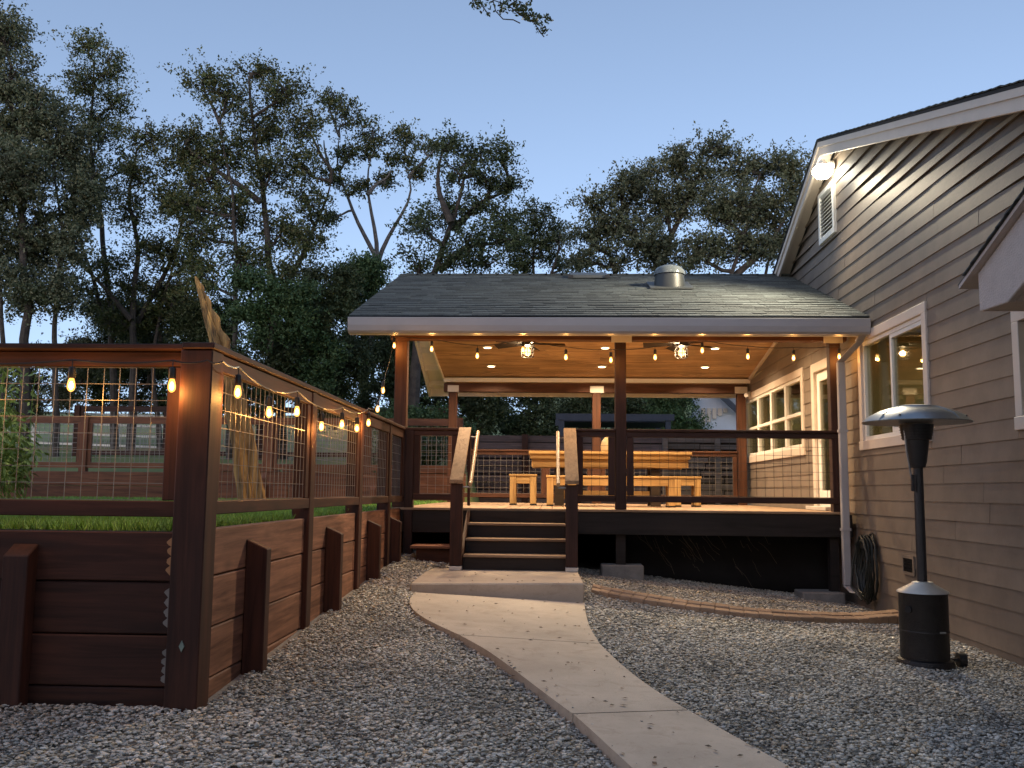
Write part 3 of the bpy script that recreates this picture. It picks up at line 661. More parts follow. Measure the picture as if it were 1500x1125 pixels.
tag(bpy.data.objects['jar'],'pale rounded container standing on the picnic table','container')
# ------------------------------------------------------------------ ceiling fans
def fan(x,y,rot,label):
    t=thing('ceiling_fan',(x,y,3.6),label,'ceiling fan','ceiling fans under the porch ridge')
    ztop=cz(y)
    MB().lathe((x,y,0),[(.07,ztop-.005),(.065,ztop-.05),(.018,ztop-.06),(.018,3.56)],16).build('downrod',IRON,t,smooth=True)
    MB().lathe((x,y,0),[(.03,3.565),(.10,3.545),(.115,3.50),(.105,3.455),(.06,3.44)],20).build('motor',IRON,t,smooth=True)
    for k in range(5):
        a=rot+k*2*math.pi/5; c,s=math.cos(a),math.sin(a)
        def P(r,w,z): return (x+c*r-s*w,y+s*r+c*w,z)
        MB().hexa([P(.14,-.05,3.468),P(.56,-.07,3.455),P(.56,.065,3.505),P(.14,.045,3.500)],[P(.14,-.05,3.475),P(.56,-.07,3.462),P(.56,.065,3.512),P(.14,.045,3.507)]).build('blade',BLADE,t)
        MB().tube([P(.09,0,3.488),P(.20,0,3.486)],.012,6).build('blade_arm',IRON,t)
    cg=MB(); 
    for k in range(8):
        a=k*math.pi/4; c,s=math.cos(a),math.sin(a)
        cg.tube([(x+.07*c,y+.07*s,3.44),(x+.098*c,y+.098*s,3.40),(x+.092*c,y+.092*s,3.29),(x+.05*c,y+.05*s,3.275)],.004,5)
    for z,r in ((3.40,.098),(3.345,.096),(3.29,.092)):
        cg.tube([(x+r*math.cos(q*math.pi/8),y+r*math.sin(q*math.pi/8),z) for q in range(17)],.004,5,cap=False)
    cg.build('cage',IRON,t)
    MB().lathe((x,y,0),[(.02,3.435),(.03,3.41),(.048,3.37),(.045,3.33),(.02,3.305)],14).build('bulb',FANE,t,smooth=True)
    lamp('fan_lamp','POINT',(x,y,3.365),17,(1,.70,.38),t,shadow_soft_size=.03)
fan(-.36,13.85,.12,'dark ceiling fan with caged lamp nearer the stair side')
fan(1.915,13.85,.5,'dark ceiling fan with caged lamp nearer the house')
# ------------------------------------------------------------------ string lights
def string_lights(label,pts,bulbs,cordpts,pw=1.5):
    t=thing('string_lights',cordpts[0],label,'string lights','strings of amber bulbs')
    MB().tube(cordpts,.0045,5).build('cord',IRON,t)
    for (x,y,z),top in zip(bulbs,pts):
        s=MB().tube([(x,y,top),(x,y,z+.075)],.003,4)
        s.lathe((x,y,z),[(.012,.085),(.017,.08),(.019,.03),(.016,.026)],10)
        so=s.build('socket',IRON,t,smooth=True)
        MB().lathe((x,y,z),[(.011,.026),(.016,.010),(.0195,-.009),(.0188,-.024),(.012,-.036),(.004,-.041)],12).build('bulb',BULB,so,smooth=True)
        MB().lathe((x,y,z),[(.004,.012),(.011,-.002),(.012,-.018),(.006,-.030)],8).build('filament',FILA,so,smooth=True)
        lamp('bulb_lamp','POINT',(x,y,z-.033),pw,(1,.46,.11),t,shadow_soft_size=.02)
def catenary(ps,sag,n=8):
    out=[]
    for p,q in zip(ps[:-1],ps[1:]):
        for i in range(n):
            t=i/n; out.append((p[0]+(q[0]-p[0])*t,p[1]+(q[1]-p[1])*t,p[2]+(q[2]-p[2])*t-sag*4*t*(1-t)))
    return out+[tuple(ps[-1])]
pb=[(-1.853,2.995),(-1.409,2.956),(-.871,2.877),(-.337,2.952),(.164,2.865),(.687,2.836),(1.199,2.87),(1.742,2.952),(2.265,2.883),(2.787,2.869),(3.307,2.887)]
BY=10.87
cord=[(-1.90,BY,3.07)]+[(x,BY,z+.115) for x,z in pb]+[(3.36,BY+.1,2.98)]
string_lights('amber string lights slung under the porch gutter',[z+.115 for x,z in pb],[(x,BY,z) for x,z in pb],catenary(cord,.012),3.2)
fb=[(-1.655,4.873,1.813),(-1.655,5.436,1.753),(-1.655,6.039,1.809),(-1.655,6.705,1.758),(-1.655,7.363,1.82),(-1.655,7.94,1.827),(-1.655,8.44,1.91),(-1.75,9.373,2.115),(-1.75,9.65,2.335)]
frb=[(-3.75,4.60,1.83),(-3.05,4.60,1.80),(-2.412,4.60,1.815),(-1.90,4.605,1.815)]
cord=[(-4.3,4.62,1.95)]+[(x,y,z+.12) for x,y,z in frb]+[(-1.73,4.62,1.94),(-1.68,4.7,1.945)]+[(x,y,z+.125) for x,y,z in fb[:7]]+[(-1.70,9.0,2.09),(-1.73,9.45,2.28),(-1.76,9.8,2.50),(-1.80,10.4,2.85),(-1.86,10.86,3.07)]
string_lights('amber string lights draped along the fence top rail and up to the porch',[z+.12 for x,y,z in frb]+[z+.125 for x,y,z in fb[:7]]+[2.25,2.44],frb+fb,catenary(cord,.014),4.2)
# ------------------------------------------------------------------ house
HX=3.5; AP=(11.40,5.67); SB,SFR=.458,.30
def rake(Y): return AP[1]-(SB*(Y-AP[0]) if Y>AP[0] else SFR*(AP[0]-Y))
hs=thing('house',(6,10,.1),'taupe lap sided house with gable wall along the right','house')
holes=[(8.77,10.72,1.795,3.10),(13.08,17.02,1.835,3.05),(11.65,12.66,DZ,3.02),(5.2,7.16,1.79,2.70),(11.40,12.06,4.50,5.17)]
def wtop(Y): return rake(Y)-.06 if Y<13.9 else rz(Y)-.10
m=MB(); E=.161; z=.119-.161
boards=0
while z<5.6:
    z1=z+E
    # y range under the rake for this course
    ya=max(2.4,AP[0]-(AP[1]-.06-z)/SFR); ylim=17.2
    if wtop(17.2)<z:
        yb=AP[0]+(AP[1]-.06-z)/SB
        if yb>13.9: yb=13.85+(RIDGE[1]-.10-z)/SL if (RIDGE[1]-.10-z)/SL>0 else yb
        ylim=min(17.2,yb)
    if ylim-ya<.05: break
    cuts_={ya,ylim}
    for a,b,c,d in holes:
        if z1>c and z<d: cuts_|={min(max(a,ya),ylim),min(max(b,ya),ylim)}
    cuts_=sorted(cuts_)
    for s0,s1 in zip(cuts_[:-1],cuts_[1:]):
        if s1-s0<.01: continue
        mid=(s0+s1)/2; bands=[(z,z1+.012)]
        for a,b,c,d in holes:
            if a<mid<b and z1>c and z<d:
                bands=[(lo_,hi_) for lo_,hi_ in ((z,min(c,z1+.012)),(max(d,z),z1+.012)) if hi_-lo_>.012 and (hi_<=c+.001 or lo_>=d-.001)]
        for lo_,hi_ in bands:
            y=s0
            while y<s1-.001:
                e=y+random.uniform(2.4,3.7); e=s1 if s1-e<.6 else min(e,s1)
                q=random.uniform(-.0015,.0015)
                def clip(Y): return max(lo_+.006,min(hi_,wtop(Y)))
                def fx(zz): return HX-.020+.0095*(zz-z)/E
                A,B=y+.0025,e-.0025
                m.hexa([(fx(lo_)+q,A,lo_),(HX+.0,A,lo_),(HX+.0,B,lo_),(fx(lo_)+q,B,lo_)],[(fx(clip(A))+q,A,clip(A)),(HX+.004,A,clip(A)),(HX+.004,B,clip(B)),(fx(clip(B))+q,B,clip(B))])
                y=e
    z=z1
m.build('siding',SIDING,hs)
# wall core behind the siding with the same openings
m=MB()
cols=sorted({2.4,17.2}|{v for h in holes[:4] for v in h[:2]})
for a,b in zip(cols[:-1],cols[1:]):
    hs_=[h for h in holes[:4] if h[0]<=a+.001 and h[1]>=b-.001]
    lo=-.1
    for h in sorted(hs_,key=lambda h:h[2]):
        m.box(HX+.006,HX+.12,a,b,lo,h[2]); lo=h[3]
    hi=[min(wtop(a),3.55),min(wtop(b),3.55)]
    m.hexa([(HX+.006,a,lo),(HX+.12,a,lo),(HX+.12,b,lo),(HX+.006,b,lo)],[(HX+.006,a,hi[0]),(HX+.12,a,hi[0]),(HX+.12,b,hi[1]),(HX+.006,b,hi[1])])
m.build('wall_core',INTW,hs)
m=MB(); m.prism([(2.45,3.2),(17.1,2.9),(13.9,4.4),(AP[0],AP[1]-.12)],0,HX+.01,HX+.05); m.build('gable_core',SIDING,hs)
# far walls, floor, ceiling of the inside
m=MB(); m.box(7.6,7.7,2.4,17.2,.05,3.5); m.box(HX+.12,7.6,2.4,2.5,.05,3.5); m.box(HX+.12,7.6,17.1,17.2,.05,3.5); m.box(HX+.12,7.6,12.9,13.0,1.2,3.5); m.build('inner_walls',INTW,hs)
MB().box(HX+.12,7.6,2.5,17.1,.9,1.05).build('inner_floor',INTF,hs)
MB().box(HX+.12,7.6,2.5,17.1,3.5,3.6).build('inner_ceiling',mat('inner_ceiling',(.60,.56,.40)),hs)
for y,x in ((9.6,4.9),(11.6,5.6),(14.2,5.2),(16,4.9),(6.8,5)):
    d=MB().lathe((x,y,3.5),[(.10,-.014),(.11,-.002)],20).build('room_light',WHITE,hs)
    MB().lathe((x,y,3.5),[(.085,-.02),(.085,-.016)],18).build('lens',CANE,d)
    lamp('room_lamp','AREA',(x,y,3.46),13,(1,.84,.48),hs,shape='DISK',size=.2)
# roof
m=MB(); X0=3.30
def rslab(a,b,x0,x1,lo,hi):
    m.hexa([(x0,a,rake(a)+lo),(x1,a,rake(a)+lo),(x1,b,rake(b)+lo),(x0,b,rake(b)+lo)],[(x0,a,rake(a)+hi),(x1,a,rake(a)+hi),(x1,b,rake(b)+hi),(x0,b,rake(b)+hi)])
rslab(1.8,AP[0],X0-.02,9.5,-.03,.0); rslab(AP[0],13.86,X0-.02,9.5,-.03,.0); rslab(13.86,17.6,3.56,9.5,-.03,.0)
hr=m.build('roof',SHEDGE,hs)
m=shingles(1.8,AP[0],X0-.03,5.0,lambda Y:rake(Y)+.026,1,exp=.15); m.build('shingles',SHINGLE,hr)
m=shingles(13.86,AP[0],X0-.03,5.0,lambda Y:rake(Y)+.026,-1,exp=.15); m.build('shingles',SHINGLE,hr)
m=MB()
for a,b in ((1.8,AP[0]),(AP[0],13.86)):
    rslab(a,b,X0,X0+.035,-.20,-.032)
m.build('barge_board',TRIM,hs,bevel=.004)
m=MB()
for a,b in ((1.8,AP[0]),(AP[0],13.86)):
    rslab(a,b,X0-.018,X0-.001,-.095,-.030)
m.build('drip_trim',TRIM,hs)
m=MB()
for a,b in ((1.8,AP[0]),(AP[0],13.86)):
    rslab(a,b,X0+.037,HX-.004,-.075,-.034)
m.build('eave_soffit',TRIM,hs)
# windows
def framed(y0,y1,z0,z1,x=HX,w=.10,proud=.036,parent=hs,name='window',trimm=TRIM,sill=True):
    f=MB(); xa,xb=x-proud,x+.05
    f.box(xa,xb,y0,y1,z1-w,z1); f.box(xa-.006,xb,y0-.012,y1+.012,z0,z0+w)
    f.box(xa,xb,y0,y0+w,z0+w,z1-w); f.box(xa,xb,y1-w,y1,z0+w,z1-w)
    return f.build(name,trimm,parent,bevel=.004)
w=framed(8.77,10.72,1.795,3.10)
fr=MB()
a,b,c,d=8.87,10.62,1.895,3.0
fr.box(HX-.01,HX+.055,a+.001,b-.001,d-.045,d-.001); fr.box(HX-.01,HX+.055,a+.001,b-.001,c+.001,c+.045)
fr.box(HX-.01,HX+.055,a+.001,a+.045,c+.046,d-.046); fr.box(HX-.01,HX+.055,b-.045,b-.001,c+.046,d-.046)
fr.box(HX-.004,HX+.05,9.74,9.79,c+.046,d-.046)
fr.box(HX-.004,HX+.045,8.916,9.738,d-.09,d-.047); fr.box(HX-.004,HX+.045,8.916,9.738,c+.047,c+.09)
fr.build('sash',WHITE,w,bevel=.003)
MB().box(HX+.02,HX+.026,a+.03,b-.03,c+.03,d-.03).build('pane',GLASS,w)
w=framed(13.08,17.02,1.835,3.05,w=.11)
fr=MB(); a,b,c,d=13.19,16.91,1.945,2.94
for k in range(5):
    y=a+(b-a)*k/4; fr.box(HX-.02,HX+.05,max(a+.001,y-.055),min(b-.001,y+.055),c+.001,d-.001)
for k in range(4):
    y0=a+(b-a)*k/4+.056; y1=a+(b-a)*(k+1)/4-.056
    for zz,hh in ((c+.001,.05),(2.40,.05),(d-.051,.05)): fr.box(HX-.018,HX+.045,y0,y1,zz,zz+hh)
fr.build('sash',WHITE,w,bevel=.003)
MB().box(HX+.02,HX+.026,a+.02,b-.02,c+.02,d-.02).build('pane',GLASS,w)
w=framed(5.2,7.16,1.79,2.70)
MB().box(HX+.02,HX+.026,5.3,7.06,1.89,2.6).build('pane',GLASS,w)
# door
dr=MB(); dr.box(HX-.036,HX+.05,12.53,12.66,DZ+.005,3.02); dr.box(HX-.036,HX+.05,11.65,11.78,DZ+.005,3.02); dr.box(HX-.036,HX+.05,11.781,12.529,2.90,3.02)
dr=dr.build('door',TRIM,hs,bevel=.004)
lf=MB(); a,b,c,d=11.79,12.52,DZ+.03,2.89
lf.box(HX+.005,HX+.05,a,a+.11,c,d); lf.box(HX+.005,HX+.05,b-.11,b,c,d); lf.box(HX+.005,HX+.05,a+.111,b-.111,d-.12,d); lf.box(HX+.005,HX+.05,a+.111,b-.111,c,c+.22)
lf.build('door_leaf',WHITE,dr,bevel=.004)
MB().box(HX+.02,HX+.028,a+.09,b-.09,c+.2,d-.1).build('pane',GLASS,dr)
h=MB().tube([(HX+.004,12.47,2.08),(HX-.055,12.47,2.08),(HX-.055,12.36,2.08)],.010,8); h.lathe((HX-.008,12.47,2.08),[(.03,-.03),(.03,.03)],12); h.build('handle',IRON,dr,smooth=True)
MB().box(HX-.16,HX-.04,11.7,12.6,DZ+.003,DZ+.05).build('threshold',PALEMET,hs,bevel=.004)
# gable louvre
v=MB(); y0,y1,z0,z1=11.40,12.06,4.50,5.17
v.box(HX-.05,HX+.02,y0,y0+.07,z0,z1); v.box(HX-.05,HX+.02,y1-.07,y1,z0,z1); v.box(HX-.05,HX+.02,y0+.071,y1-.071,z1-.06,z1); v.box(HX-.055,HX+.02,y0+.071,y1-.071,z0,z0+.07)
v=v.build('gable_vent',WHITE,hs,bevel=.003)
lo=MB()
for i in range(11):
    z=z0+.075+i*.048; lo.hexa([(HX-.045,y0+.072,z),(HX-.038,y0+.072,z),(HX-.038,y1-.072,z),(HX-.045,y1-.072,z)],[(HX-.008,y0+.072,z+.045),(HX-.001,y0+.072,z+.045),(HX-.001,y1-.072,z+.045),(HX-.008,y1-.072,z+.045)])
lo.build('louvres',WHITE,v)
# crawl vent
c=MB(); c.box(HX-.034,HX-.02,9.28,9.58,.53,.56); c.box(HX-.034,HX-.02,9.28,9.58,.69,.72); c.box(HX-.034,HX-.02,9.28,9.31,.561,.689); c.box(HX-.034,HX-.02,9.55,9.58,.561,.689)
c=c.build('crawl_vent',SIDING,hs)
gv=MB(); gv.box(HX-.026,HX-.021,9.311,9.549,.562,.688); gv.build('grille',IRON,c)
g=MB()
for i in range(9): g.box(HX-.031,HX-.027,9.315+i*.026,9.322+i*.026,.562,.688)
for i in range(4): g.box(HX-.031,HX-.0275,9.312,9.548,.58+i*.03,.585+i*.03)
g.build('grille_bars',BRONZE,c)
# small eave return of the entry gable, near right
eg=thing('entry_gable',(3.2,5.6,2.6),'small stucco trimmed entry gable roof jutting from the wall at the right edge','gable roof')
ez=lambda Y:2.83+.37*(6.80-Y)
MB().prism([(6.633,ez(6.633)-.03),(6.633,2.587),(6.23,2.572),(4.2,2.572+.37*2.03),(4.2,ez(4.2)-.03)],0,3.0,3.05).build('barge_board',STUCCO,eg,bevel=.006)
MB().prism([(6.63,2.589),(6.23,2.576),(5.9,2.70),(4.2,3.33),(4.2,3.40),(6.63,2.62)],0,3.052,HX-.026).build('soffit',STUCCO,eg)
m=MB(); m.hexa([(2.95,4.2,ez(4.2)-.028),(HX-.026,4.2,ez(4.2)-.028),(HX-.026,6.83,ez(6.83)-.028),(2.95,6.83,ez(6.83)-.028)],[(2.95,4.2,ez(4.2)),(HX-.026,4.2,ez(4.2)),(HX-.026,6.83,ez(6.83)),(2.95,6.83,ez(6.83))]); r2=m.build('roof',STUCCO,eg)
shingles(6.85,4.2,2.93,HX-.026,lambda Y:ez(Y)+.024,-1).build('shingles',SHINGLE,r2)
m=MB(); m.hexa([(2.95,1.57,ez(4.2)-.98),(HX-.026,1.57,ez(4.2)-.98),(HX-.026,4.195,ez(4.2)-.028),(2.95,4.195,ez(4.2)-.028)],[(2.95,1.57,ez(4.2)-.95),(HX-.026,1.57,ez(4.2)-.95),(HX-.026,4.195,ez(4.2)),(2.95,4.195,ez(4.2))]); m.build('front_slope',SHINGLE,eg)
# flood light
fl=thing('flood_light',(HX,11.45,5.30),'glaring flood light at the top of the gable above the louvred vent','flood light')
MB().tube([(HX-.022,11.45,5.36),(HX-.06,11.45,5.36)],.06,14).build('base',WHITE,fl,smooth=True)
MB().tube([(HX-.06,11.45,5.36),(HX-.11,11.42,5.38),(HX-.17,11.38,5.39)],.02,10).build('arm',WHITE,fl,smooth=True)
MB().lathe((HX-.18,11.36,5.33),[(.03,.07),(.05,.045),(.075,-.005)],18).build('hood',WHITE,fl,smooth=True)
MB().lathe((HX-.18,11.36,5.33),[(.075,-.006),(.120,-.05),(.122,-.10),(.075,-.155),(.01,-.17)],18).build('lens',bulbmat('flood_glow',(1,.93,.74),14,.9),fl,smooth=True)
fo=lamp('flood_lamp','SPOT',(HX-.26,11.36,5.17),880,(1,.85,.60),fl,shadow_soft_size=.06,spot_size=math.radians(162),spot_blend=1.0)
fo.rotation_euler=Vector((.85,.30,.50)).to_track_quat('Z','Y').to_euler()
# security camera
sc=thing('security_camera',(3.40,16.45,3.02),'small white security camera at the porch window corner','camera')
MB().tube([(3.47,16.5,3.04),(3.44,16.45,3.04)],.03,10).build('mount',WHITE,sc,smooth=True)
MB().tube([(3.44,16.45,3.03),(3.36,16.33,2.99)],.038,12).build('barrel',WHITE,sc,smooth=True)
# hose reel
hsx=thing('garden_hose',(3.4,10.45,.5),'dark coiled garden hose hanging on the siding beside the downspout','hose')
m=MB()
for k in range(9):
    cx=HX-.05-.016*k*.9; ry=.17+random.uniform(-.03,.03); rzz=.33+random.uniform(-.05,.03); cy=10.42+random.uniform(-.03,.03); cz_=.52+random.uniform(-.03,.03)
    m.tube([(cx+random.uniform(-.012,.012),cy+ry*math.cos(q*math.pi/12),cz_+rzz*math.sin(q*math.pi/12)) for q in range(25)],.0115,7,cap=False)
m.build('hose_coils',RUBBER,hsx,smooth=True)
MB().tube([(3.40,10.55,.86),(3.38,10.62,.80),(3.33,10.68,.55),(3.30,10.66,.30),(3.36,10.5,.17)],.0115,7).build('hose_tail',RUBBER,hsx,smooth=True)
MB().box(3.36,HX-.026,10.38,10.55,.72,.83).build('hanger',IRON,hsx,bevel=.01)
# ------------------------------------------------------------------ patio heater
hx,hy,g0=2.665,6.98,.085
ht=thing('patio_heater',(hx,hy,g0),'tall mushroom patio heater with steel dome and bronze tank standing on the gravel','patio heater')
MB().lathe((hx,hy,0),[(.195,g0-.04),(.197,g0+.03),(.185,g0+.06),(.165,g0+.068)],36).build('base',BRONZE,ht,smooth=True)
MB().lathe((hx,hy,0),[(.164,g0+.069),(.166,.60),(.17,.61)],36).build('tank_housing',BRONZE,ht,smooth=True)
MB().lathe((hx,hy,0),[(.176,.612),(.172,.622),(.075,.675),(.07,.685),(.05,.688)],36).build('housing_lid',mat('lid_metal',(.60,.56,.48),(.52,.49,.43),rough=.42,metal=.5),ht,smooth=True)
MB().lathe((hx,hy,0),[(.034,.689),(.034,1.53)],20).build('pole',IRON,ht,smooth=True)
MB().lathe((hx,hy,0),[(.050,1.50),(.062,1.54),(.085,1.70),(.10,1.702),(.118,1.815)],28).build('burner',IRON,ht,smooth=True)
MB().lathe((hx,hy,0),[(.374,1.826),(.378,1.832),(.33,1.875),(.25,1.915),(.17,1.938),(.165,1.945),(.10,1.955),(.02,1.958)],48).build('reflector',STEEL,ht,smooth=True)
m=MB()
for k in range(4):
    a=k*math.pi/2+.5; c_,s_=math.cos(a),math.sin(a)
    m.tube([(hx+r_*c_,hy+r_*s_,z_+.002) for r_,z_ in ((.372,1.834),(.33,1.875),(.25,1.915),(.172,1.938))],.003,4)
m.build('dome_seams',STEEL,ht)
m=MB()
for k in range(4):
    a=k*math.pi/2+.9; m.lathe((hx+.345*math.cos(a),hy+.345*math.sin(a),1.862),[(.008,0),(.008,.006),(.003,.009)],8)
m.build('dome_bolts',IRON,ht)
m=MB()
for z_ in (1.715,1.735,1.755,1.775,1.795):
    r_=.10+.018*(z_-1.702)/.113+.003; m.tube([(hx+r_*math.cos(q*math.pi/12),hy+r_*math.sin(q*math.pi/12),z_) for q in range(25)],.003,4,cap=False)
m.build('burner_grille',BRONZE,ht)
MB().lathe((hx,hy,0),[(.1665,.34),(.1675,.342),(.1675,.348),(.1665,.35)],36).build('housing_seam',IRON,ht)
m=MB(); m.tube([(hx-.10,hy-.03,1.80),(hx-.092,hy-.04,1.62),(hx-.06,hy-.03,1.42),(hx-.05,hy-.03,1.36)],.007,6); m.build('igniter_tube',STEEL,ht,smooth=True)
MB().box(hx-.066,hx-.04,hy-.045,hy-.02,1.33,1.45).build('control_knob',IRON,ht,bevel=.004)
MB().tube([(hx+.235,hy+.02,g0+.055),(hx+.285,hy+.02,g0+.055)],.05,16).build('wheel',IRON,ht,smooth=True)
MB().tube([(hx+.18,hy+.02,g0+.055),(hx+.236,hy+.02,g0+.055)],.012,8).build('axle',IRON,ht)
a=math.radians(-78)
MB().box(hx+.045,hx+.085,hy-.170,hy-.162,.345,.358).build('badge',STEEL,ht)
MB().tube([(hx-.135,hy-.092,.50),(hx-.145,hy-.099,.50)],.026,14).build('handle_hole',mat('black_hole',(.004,.004,.004)),ht)
# ------------------------------------------------------------------ paver border
m=MB(); nb=[(.40,9.42),(.52,9.17),(.973,8.95),(1.555,8.73),(2.165,8.74),(2.75,9.0),(3.44,9.42)]; nf=[(.43,9.74),(.56,9.58),(1.02,9.36),(1.60,9.10),(2.063,9.08),(2.7,9.36),(3.46,9.80)]
A=resample(nb,27); B=resample(nf,27)
for i in range(26):
    for (s,e,o_) in ((0,.48,0),(.5,1,.01)):
        l0=A[i]*(1-s)+B[i]*s; l1=A[i]*(1-e)+B[i]*e; r0=A[i+1]*(1-s)+B[i+1]*s; r1=A[i+1]*(1-e)+B[i+1]*e
        r0=l0+(r0-l0)*.985; r1=l1+(r1-l1)*.985
        zz=[float(gz(p[0],p[1])) for p in (l0,r0,r1,l1)]; zz=[max(.1,z) for z in zz]; hh=.052+o_+random.uniform(-.004,.004)
        m.hexa([(p[0],p[1],z-.06) for p,z in zip((l0,r0,r1,l1),zz)],[(p[0],p[1],z+hh) for p,z in zip((l0,r0,r1,l1),zz)])
tag(m.build('paver_border',PAVER,bevel=.006),'curved low border of brown pavers edging the bed under the deck','edging')
# leaf litter
n=260; V=[];F=[]
for i in range(n):
    if i<90:
        t=random.random(); k=int(t*80); u=random.random(); p=Lr[k]*(1-u)+Rs[k]*u; x,y=p; z=float(gz(x,y))+float(np.interp(y,[6.2,8.4],[.059,.016]))
    elif i<110: x,y=random.uniform(-1.2,.25),random.uniform(8.7,9.9); z=.472
    else:
        x,y=random.uniform(-1.6,3.3),random.uniform(3.6,10.5); z=float(gz(x,y))+.022
        if in_path(np.array([x]),np.array([y]))[0]: continue
    a=random.uniform(0,6.3); l=random.uniform(.008,.024); w=l*random.uniform(.15,.45); c,s=math.cos(a),math.sin(a); b=len(V)
    V+=[(x-c*l,y-s*l,z+.002),(x+s*w,y-c*w,z+.007),(x+c*l,y+s*l,z+.003),(x-s*w,y+c*w,z+.001)]; F.append((b,b+1,b+2,b+3))
tag(npmesh('leaf_litter',np.array(V),np.array(F),mat('dry_leaf',(.12,.075,.04),(.07,.045,.025),scale=20)),'dry fallen leaves scattered on path and gravel','leaves',kind='stuff')
# ------------------------------------------------------------------ back yard: terrace, far fences
tw=thing('terrace_wall',(-8,18,1.1),'low brown plank terrace wall at the back of the lawn','retaining wall')
m=MB()
for x0,x1 in ((-20,-14),(-13.99,-10.4),(-10.39,-6.5)):
    for a,b in ((1.05,1.32),(1.325,1.59)): m.box(x0,x1,17.62,17.67,a,b)
for x0,x1 in ((-6.5,-4.9),(-4.89,-3.3),(-3.29,-1.6)):
    m.box(x0,x1,17.45,17.5,1.05,1.36); m.box(x0,x1,17.75,17.8,1.36,1.62)
m.build('planks',PLANKD[0],tw,bevel=.01)
m=MB()
for x0,x1 in ((-6.5,-5.2),(-5.1,-3.4),(-3.3,-1.8)): m.box(x0,x1,17.73,17.95,1.625,1.66)
m.build('cap_boards',PLANKD[0],tw)
MB().prism([(17.44,1.0),(17.36,1.0),(17.36,1.3),(17.44,1.38)],0,-3.35,-3.25).build('stub_post',PLANKD[2],tw)
MB().prism([(17.44,1.0),(17.36,1.0),(17.36,1.5),(17.44,1.6)],0,-5.4,-5.3).build('stub_post',PLANKD[2],tw)
def farfence(y,x0,x1,step,z0,z1,label,m2,mw=WIRE,slope=0):
    t=thing('fence',((x0+x1)/2,y,z0),label,'fence')
    n=int((x1-x0)/step)
    for i in range(n+1):
        x=x0+i*step; q=slope*(x-x0)
        MB().box(x,x+.14,y,y+.14,z0-.3+q,z1+.02+q).build('post',m2[2],t)
        if i<n:
            MB().box(x+.142,x+step-.002,y+.04,y+.09,z1-.14+q,z1+q).build('rail',m2[0],t)
            MB().box(x+.142,x+step-.002,y+.04,y+.09,z0+.06+q,z0+.17+q).build('rail',m2[0],t)
            MB().box(x+.142,x+.22,y+.04,y+.09,z0+.172+q,z1-.142+q).build('stile',m2[2],t)
            MB().box(x+step-.08,x+step-.002,y+.04,y+.09,z0+.172+q,z1-.142+q).build('stile',m2[2],t)
            w=MB(); wiregrid(w,'x',y+.06,x+.22,x+step-.08,z0+.172+q,z1-.142+q,step=.1,r=.005); w.build('wire_mesh',mw,t)
    return t
farfence(18.6,-15.2,-1.9,1.9,1.62,2.72,'redwood mesh fence standing on the low terrace wall',PLANKD)
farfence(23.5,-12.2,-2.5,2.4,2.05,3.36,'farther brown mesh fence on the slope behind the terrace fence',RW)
wf=thing('fence',(-14,27,2.4),'white rail fence on the green slope at the far left','fence')
for i in range(8):
    x=-19+i*1.25; MB().box(x,x+.1,27,27.1,2.1,3.5-.03*i).build('post',WHITE,wf)
for k in range(4):
    z=2.45+k*.3; MB().hexa([(-19,27.02,z+.2),(-10,27.02,z-.05),(-10,27.08,z-.05),(-19,27.08,z+.2)],[(-19,27.02,z+.26),(-10,27.02,z+.01),(-10,27.08,z+.01),(-19,27.08,z+.26)]).build('rail',WHITE,wf)
# board fence behind the porch
bf=thing('fence',(1,20,1.1),'weathered purple brown horizontal board fence behind the porch','fence')
m=MB()
for k in range(9):
    z=1.0+k*.168
    for x0,x1 in ((-1.75,.55),(.56,2.9)): m.box(x0,x1,20.0+random.uniform(0,.015),20.03,z,z+.145+random.uniform(-.01,.01))
m.build('boards',GREYW,bf)
MB().box(-1.8,3.0,20.06,20.09,1.0,2.46).build('backing_boards',RIM,bf)
for x in (-1.8,-.62,.5,2.86): MB().box(x,x+.13,19.9,19.985,.9,2.50).build('post',RW[2],bf)
pf=thing('fence',(4,19.2,1.1),'grey weathered slatted fence beside the purple fence behind the porch','fence')
m=MB()
for k in range(11):
    z=.98+k*.134
    x=2.25
    while x<8:
        w_=random.uniform(.5,1.3); m.box(x,min(x+w_-.02,8),19.2+random.uniform(0,.02),19.23,z,z+.10+random.uniform(-.012,.012)); x+=w_
m.build('slats',PALLET,pf)
MB().box(2.25,8,19.25,19.27,.95,2.44).build('backing_boards',RIM,pf)
for x in (2.25,3.3,4.6,6,7.4): MB().box(x,x+.10,19.12,19.19,.9,2.48).build('post',PALLET,pf)
# pergola
pg=thing('pergola',(1.5,22,1.0),'dark slate blue pergola frame beyond the board fence','pergola')
for x in (.18,2.66):
    for y in (22,24): MB().box(x,x+.12,y,y+.12,1.0,3.1).build('post',NAVY,pg)
for y in (22,24): MB().box(.1,2.86,y-.03,y-.001,2.97,3.12).build('beam',NAVY,pg)
MB().box(.2,2.76,22.1,23.9,2.93,2.96).build('shade_canopy',NAVY,pg)
MB().box(.32,2.64,23.95,23.99,1.3,2.9).build('back_screen',NAVY,pg)
